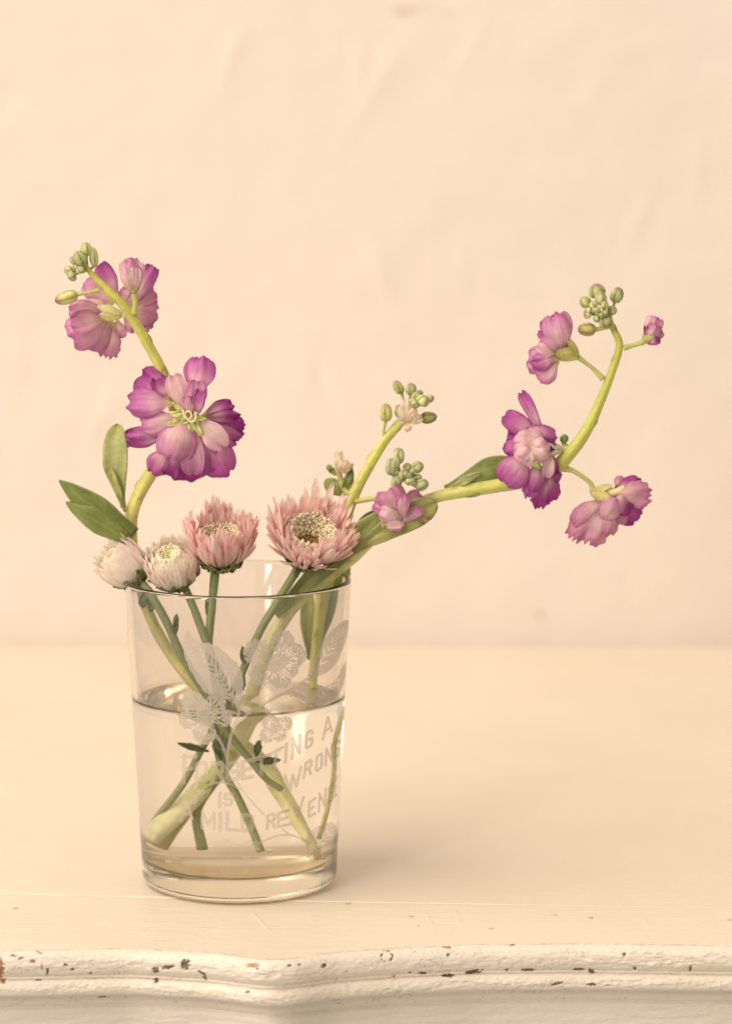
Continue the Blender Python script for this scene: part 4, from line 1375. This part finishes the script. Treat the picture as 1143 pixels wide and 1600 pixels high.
# small opening bud with two leaves behind the aster
c9 = calyx(at(zx + 190 / zs, zy + 250 / zs, 12), at(zx + 215 / zs, zy + 150 / zs, 11), 4.0, Bs, (.6, .52, .3), 0, (.6, .5, .35))
petals_from([
    (200, 230, 11, 195, 72, 11, 70, 'w', 1.2, -1.6, dict(green=0, claw=.6)),
    (215, 240, 10, 270, 150, 10, 100, 'w', 1.6, -2.0, dict(green=0, claw=.6)),
    (210, 230, 10, 235, 140, 9, 90, 'w', 1.6, -2.0, dict(green=0, claw=.6)),
], zx, zy, zs, 0, c9, 220)
stalk([at(553, 772, 9), at(540, 768, 11), at(533, 752, 12), at(529, 738, 12)], [1.2, .9, .9, .9], c9, 'stalk')
leaf(at(zx + 170 / zs, zy + 260 / zs, 12), at(zx + 105 / zs, zy + 185 / zs, 12), 48 / zs * PX, Bs, (.26, .28, .08), .5, .5, 0, 13, name='sepal', tip='round')
leaf(at(zx + 250 / zs, zy + 230 / zs, 12), at(zx + 305 / zs, zy + 175 / zs, 12), 34 / zs * PX, Bs, (.3, .2, .1), .5, .5, 0, 14, name='sepal')
leaf(at(zx + 230 / zs, zy + 420 / zs, 13), at(zx + 90 / zs, zy + 300 / zs, 14), 120 / zs * PX, Bs, (.27, .32, .10), 1, .5, 0, 15, tip='round')
leaf(at(zx + 230 / zs, zy + 420 / zs, 12), at(zx + 300 / zs, zy + 210 / zs, 12), 80 / zs * PX, Bs, (.20, .25, .07), 1, .5, 0, 16)
leaf(at(505, 1010, 22), at(540, 850, 24), 44 * PX, Bs, (.32, .38, .10), 1, .5, 0, 17, wide=.5)
leaf(at(484, 1030, 23), at(482, 905, 24), 26 * PX, Bs, (.42, .44, .14), 1, .5, 0, 18, wide=.5)


# ================================================================== asters
def strip_petal(L, w, R, curve, seed, cbase, cmid, ctip, fold=.25, wav=.3, ed=1.0):
    """narrow ray floret along +z rising from the origin, outward is +x"""
    rnd = random.Random(seed)
    ph = rnd.uniform(0, 20)
    nv, nu = 8, 5
    V, C, U = [], [], []
    for j in range(nv):
        v = j / (nv - 1)
        pw = (.45 + .55 * min(1, v * 2)) * (1 if v < .8 else math.sqrt(max(.02, 1 - ((v - .8) / .2) ** 2 * .85)))
        for i in range(nu):
            u = -1 + 2 * i / (nu - 1)
            out = curve * v * v * L * .5 + .13 * L * math.sin(math.pi * v) + fold * w * (u * u) * -1 + wav * math.sin(v * 4 + ph) * v * .5
            side = u * w / 2 * pw + .35 * math.sin(v * 3 + ph) * v
            tip = -.10 * L * (v ** 6) * (1 if i == 2 else 0) + .03 * L * v ** 6 * math.sin(i * 2.3 + ph)
            V.append((out, side, L * v + tip))
            c = np.array(cbase) * max(0, 1 - v * 2) + np.array(cmid) * (1 - abs(v * 2 - 1)) + np.array(ctip) * max(0, v * 2 - 1)
            C.append(c * np.array([1 - .03 * abs(u), 1 - .16 * ed * abs(u), 1 - .10 * ed * abs(u)])); U.append((u * .5 + ph, v))
    return mesh_data('petal', V, grid_faces(nv, nu), M_ASTER, np.array(C), np.array(U))


def aster(tag_label, stem_above, stem_water, base, top, R, H, rings, pal, crater, leaves=(), seed=0, swr=None, scol=((.20, .24, .09), (.40, .43, .19)), hole=None, bracts=15, uneven=None, bscale=1.0):
    """base, top: (px, py, Y) of the receptacle and of the middle of the rim; R rim radius mm"""
    P0, P1 = at(*base), at(*top)
    ax = nrm(P1 - P0)
    T = empty('aster_flower', P0, tag_label, 'flower', 'cut pink asters in the tumbler')
    stem(T, stem_above, stem_water, scol[0], scol[1], 12, .10, .05, seed)
    x = nrm(np.cross(ax, (0, 1, 0.05))); y = np.cross(ax, x)
    org = P0
    rnd = random.Random(seed + 5)
    # receptacle and inner bowl (cream)
    prof = [(0.6, -1.0), (R * .28, -.2), (R * .40, H * .10), (R * .46, H * .25), (R * .50, H * .45), (R * crater[0], H * crater[1]), (R * crater[2], H * crater[3]), (R * crater[4], H * crater[5]), (0.05, H * crater[5] - .2)]
    seg = 28
    V, C = [], []
    for k in range(seg):
        a = 2 * math.pi * k / seg
        for i, (r, h) in enumerate(prof):
            V.append(org + ax * h + (x * math.cos(a) + y * math.sin(a)) * r)
            C.append(pal['bowl'] if i < 7 else pal['eye'])
    F = []
    n = len(prof)
    for k in range(seg):
        for i in range(n - 1):
            a, b = k * n + i, ((k + 1) % seg) * n + i
            F.append((a, b, b + 1, a + 1))
    head = obj('flower_head', V, F, M_ASTER, T, np.array(C), np.zeros((len(V), 2)))
    # petals
    variants = []
    for q in range(18):
        f = rnd.uniform(.0, 1) if q < 10 else rnd.uniform(.7, 1)
        mid = np.array(pal['a']) * (1 - f) + np.array(pal['b']) * f
        variants.append((strip_petal(1.0 * 10, pal.get('w', 1.55) * rnd.uniform(.7, 1.25), 1, pal.get('curve', .12) + rnd.uniform(-.16, .16), seed * 20 + q, pal['base'], mid, mid * np.array(pal.get('tipmul', (1, .9, .95))), fold=pal.get('fold', .25), ed=pal.get('ed', 1.0)), 10.0))
    up = Matrix(((1, 0, 0), (0, 1, 0), (0, 0, 1)))
    for ri, (cnt, r0, h0, r1, h1, jit) in enumerate(rings):
        for k in range(cnt):
            a = 2 * math.pi * (k + rnd.uniform(-.35, .35)) / cnt
            rad = x * math.cos(a) + y * math.sin(a)
            tan = -x * math.sin(a) + y * math.cos(a)
            hf = 1.0
            if uneven:
                hf += uneven(a)
            jr, jh = rnd.uniform(-jit, jit), rnd.uniform(-jit, jit)
            b = org + ax * (H * h0) + rad * (R * r0)
            t = org + ax * (H * h1 * hf + jh * 1.6) + rad * (R * r1 + jr) + tan * rnd.uniform(-jit, jit) * 1.0
            d = t - b
            L = np.linalg.norm(d); d /= L
            o_ = nrm(rad - d * (rad @ d)); s_ = np.cross(d, o_)
            me, L0 = variants[rnd.randrange(10) if rnd.random() > ri * .22 or ri > 4 else 10 + rnd.randrange(8)]
            o = bpy.data.objects.new('petal', me)
            COL.objects.link(o)
            o.parent = head
            sc = L / L0
            wsc = rnd.uniform(.85, 1.2)
            tw = rnd.uniform(-1, 1) * pal.get('tw', .5)
            o2 = o_ * math.cos(tw) + s_ * math.sin(tw); s2 = s_ * math.cos(tw) - o_ * math.sin(tw)
            bb = (b - org) * S
            o.matrix_local = Matrix(((o2[0] * wsc, s2[0] * wsc, d[0] * sc, bb[0]), (o2[1] * wsc, s2[1] * wsc, d[1] * sc, bb[1]), (o2[2] * wsc, s2[2] * wsc, d[2] * sc, bb[2]), (0, 0, 0, 1)))
    # disc florets lining the bowl: tiny open tubes
    parts, eye = [], []
    nf = int(R * 42)
    for k in range(nf):
        f = (k + .5) / nf
        a = k * 2.39996
        if f < .18:
            t = f / .18
            r = R * crater[4] * math.sqrt(t); h = H * crater[5] + .1; kind = 1
        else:
            t = (f - .18) / .82
            r = R * (crater[4] + (crater[0] - crater[4]) * t ** .8)
            h = H * (crater[5] + (crater[1] - crater[5]) * t ** 1.0); kind = 0
        rad = x * math.cos(a) + y * math.sin(a)
        if hole is not None:
            pass
        c = org + ax * h + rad * r
        d = nrm(ax - rad * (.8 if kind == 0 else 0) + np.array([rnd.uniform(-.35, .35) for _ in range(3)]))
        xx = nrm(np.cross(d, (.3, .5, .8))); yy = np.cross(d, xx)
        ll = rnd.uniform(1.0, 2.0) if kind == 0 else rnd.uniform(.5, 1.0)
        rr = rnd.uniform(.25, .55) * pal['fw']
        vv, cc = [], []
        col = np.array(pal['floret'] if kind == 0 else pal['eye']) * rnd.uniform(.8, 1.12)
        if kind == 0:
            m_ = max(0, (t - .45) / .55) * rnd.uniform(.2, .9)
            col = col * (1 - m_) + np.array(pal['b']) * m_
        for lv, (rq, hq) in enumerate(((.55, 0), (.95, .5), (.75, .9))):
            for q in range(5):
                an = 2 * math.pi * q / 5 + lv * .3
                vv.append(c + d * ll * hq + (xx * math.cos(an) + yy * math.sin(an)) * rr * rq * (1 if lv < 2 else rnd.uniform(.8, 1.3)))
                cc.append(col * (.9 + .06 * lv))
        vv.append(c + d * ll * 1.02); cc.append(col * 1.0)
        ff = []
        for lv in range(2):
            for q in range(5):
                a0, b0 = lv * 5 + q, lv * 5 + (q + 1) % 5
                ff.append((a0, b0, b0 + 5, a0 + 5))
        for q in range(5):
            ff.append((10 + q, 10 + (q + 1) % 5, 15))
        parts.append((np.array(vv), ff, np.array(cc)))
    V, F, C, _ = join(parts)
    fo = obj('disc_floret', V, F, M_ASTER, head, C, np.zeros((len(V), 2)), smooth=False)
    fo['kind'] = 'stuff'
    # green bracts under the head
    for k in range(bracts):
        a = 2 * math.pi * k / bracts + rnd.uniform(-.1, .1)
        rad = x * math.cos(a) + y * math.sin(a)
        lay = k % 2
        b = org + ax * (-1.2) + rad * .7
        t = org + ax * (H * (.13 + .11 * lay) * bscale ** 2) + rad * (R * (.66 + .08 * lay) * bscale ** .8)
        leaf(b, t, R * .34, head, (.20, .24, .07) if rnd.random() < .6 else (.30, .26, .10), -R * .13 if True else 0, -.5, 0, k + seed, hint=nrm(-rad + ax), name='bract', wide=.55, claw=.5)
    for (bx, by, bY, tx, ty, tY, w) in leaves:
        leaf(at(bx, by, bY), at(tx, ty, tY), w * PX, T, (.13, .18, .05), .6, .8, 0, 3 + int(bx), wide=.5)
    return T, head


PINK = dict(base=(.90, .82, .68), a=(.92, .64, .59), b=(.96, .88, .80), floret=(.97, .90, .70), eye=(.46, .27, .06), bowl=(.85, .74, .56), w=2.1, tipmul=(1.0, .97, .98), fw=1.05)
PALE = dict(base=(.94, .88, .76), a=(.97, .87, .80), b=(.98, .95, .86), fold=.1, ed=.35, floret=(.97, .93, .70), eye=(.60, .38, .08), bowl=(.88, .8, .6), w=2.1, tw=.12, tipmul=(1, .95, .95), curve=-.14, fw=1.0)

aster('largest pink aster at the right, wide open with a brown eye', [(481, 868, 0, 12), (470, 882, -1, 14), (455, 905, -2, 13), (433, 940, -4, 12), (412, 975, -5, 12), (392, 1015, -6, 12), (374, 1060, -6, 12)],
      [(320, 1160, -5, 9), (288, 1220, -2, 9), (250, 1270, 2, 9), (222, 1312, 4, 9)],
      (481, 868, 1.5), (492, 797, -8.5), 13.6, 13.0,
      [(44, .36, .0, 1.06, .95, 1.1), (46, .36, .04, 1.0, 1.22, 1.7), (40, .38, .1, .90, 1.10, 1.0), (40, .5, .25, .78, 1.06, 1.1), (40, .55, .35, .66, 1.0, 1.0), (36, .5, .4, .58, .90, .8), (26, .28, .0, 1.05, .55, 1.2)], PINK,
      (.61, .84, .52, .55, .33, .36), leaves=[(463, 900, -2, 461, 893, -4, 8), (385, 1040, -6, 378, 1010, -8, 12)], seed=1, uneven=lambda a: 0.13 * math.sin(a * 3 + 1) + .08 * math.sin(a * 7))
aster('pink aster standing upright in the middle, cup shaped with a cream centre', [(345, 880, 1, 14), (337, 893, 0, 14), (333, 925, -2, 13), (329, 965, -4, 13), (326, 1010, -5, 13), (336, 1060, -6, 13)],
      [(345, 1190, -4, 10), (372, 1245, -3, 10), (392, 1290, -3, 10), (408, 1330, -4, 10)],
      (345, 878, 1), (344, 806, -5), 11.6, 13.6,
      [(42, .40, .0, 1.0, .86, .9), (42, .38, .02, 1.0, 1.10, 1.2), (38, .38, .1, .90, 1.12, 1.0), (36, .5, .25, .78, 1.06, 1.0), (36, .55, .35, .66, .96, .9), (32, .5, .4, .57, .88, .7)], PINK,
      (.60, .78, .48, .56, .28, .42), leaves=[(331, 975, -4, 322, 937, -3, 9)], seed=2, uneven=lambda a: 0.10 * math.sin(a * 4 + 1))
aster('pale cream pink aster with a half closed domed head beside the upright one', [(283, 908, 0, 12), (292, 925, -2, 12), (305, 955, -4, 12), (318, 990, -6, 12), (333, 1030, -8, 12), (352, 1075, -9, 12)],
      [(352, 1150, -4, 10), (340, 1210, 2, 10), (308, 1265, 6, 10), (316, 1325, 8, 12)],
      (276, 905, 1), (259, 853, -7), 9.7, 11.4,
      [(44, .45, .0, 1.02, .62, .2), (44, .45, .0, 1.04, .84, .3), (40, .42, .1, .94, 1.0, .4), (34, .5, .25, .78, 1.04, .4), (32, .5, .3, .66, 1.03, .4), (30, .42, .4, .50, 1.0, .35)], PALE,
      (.46, .98, .34, .86, .15, .66), leaves=[(276, 905, -1, 300, 900, -2, 10)], seed=3, bracts=20, bscale=1.35)
aster('small pale pink aster at the far left, tilted outwards and seen from the side', [(216, 905, 0, 13), (226, 917, -3, 13), (240, 935, -5, 13), (262, 975, -7, 13), (285, 1025, -9, 13), (322, 1082, -10, 13)],
      [(390, 1185, -10, 9), (415, 1215, -8, 9), (440, 1232, -6, 9)],
      (217, 903, 2), (180, 872, -1), 8.4, 12.4,
      [(40, .42, .0, 1.0, .78, .3), (40, .45, .0, .98, .98, .5), (34, .42, .1, .84, 1.12, .6), (28, .42, .2, .62, 1.08, .6)], PALE,
      (.42, .95, .34, .84, .15, .65), leaves=[(228, 920, -4, 222, 950, -3, 16), (274, 995, -8, 276, 958, -9, 9), (240, 935, -4, 236, 955, -5, 14)], seed=4, bracts=16, bscale=1.3)
# leaves that hang on the aster stems under water
def wleaf(parent_name_idx, a, b, w, col=(.12, .17, .05)):
    leaf(at_water(*a), at_water(*b), w * PX, parent_name_idx, col, .5, .5, 0, 3, wide=.45)
Ts = [o for o in COL.objects if o.name.startswith('aster_flower')]
wleaf(Ts[0], (325, 1172, -6), (278, 1160, -10), 10)
wleaf(Ts[0], (372, 1090, -6), (384, 1062, -9), 12)
wleaf(Ts[3], (392, 1188, -8), (438, 1186, -6), 12)
wleaf(Ts[3], (400, 1180, -8), (405, 1155, -8), 10)
wleaf(Ts[1], (345, 1185, -6), (335, 1150, -6), 12)
for o in list(COL.objects):
    if 'org' in o:
        del o['org']
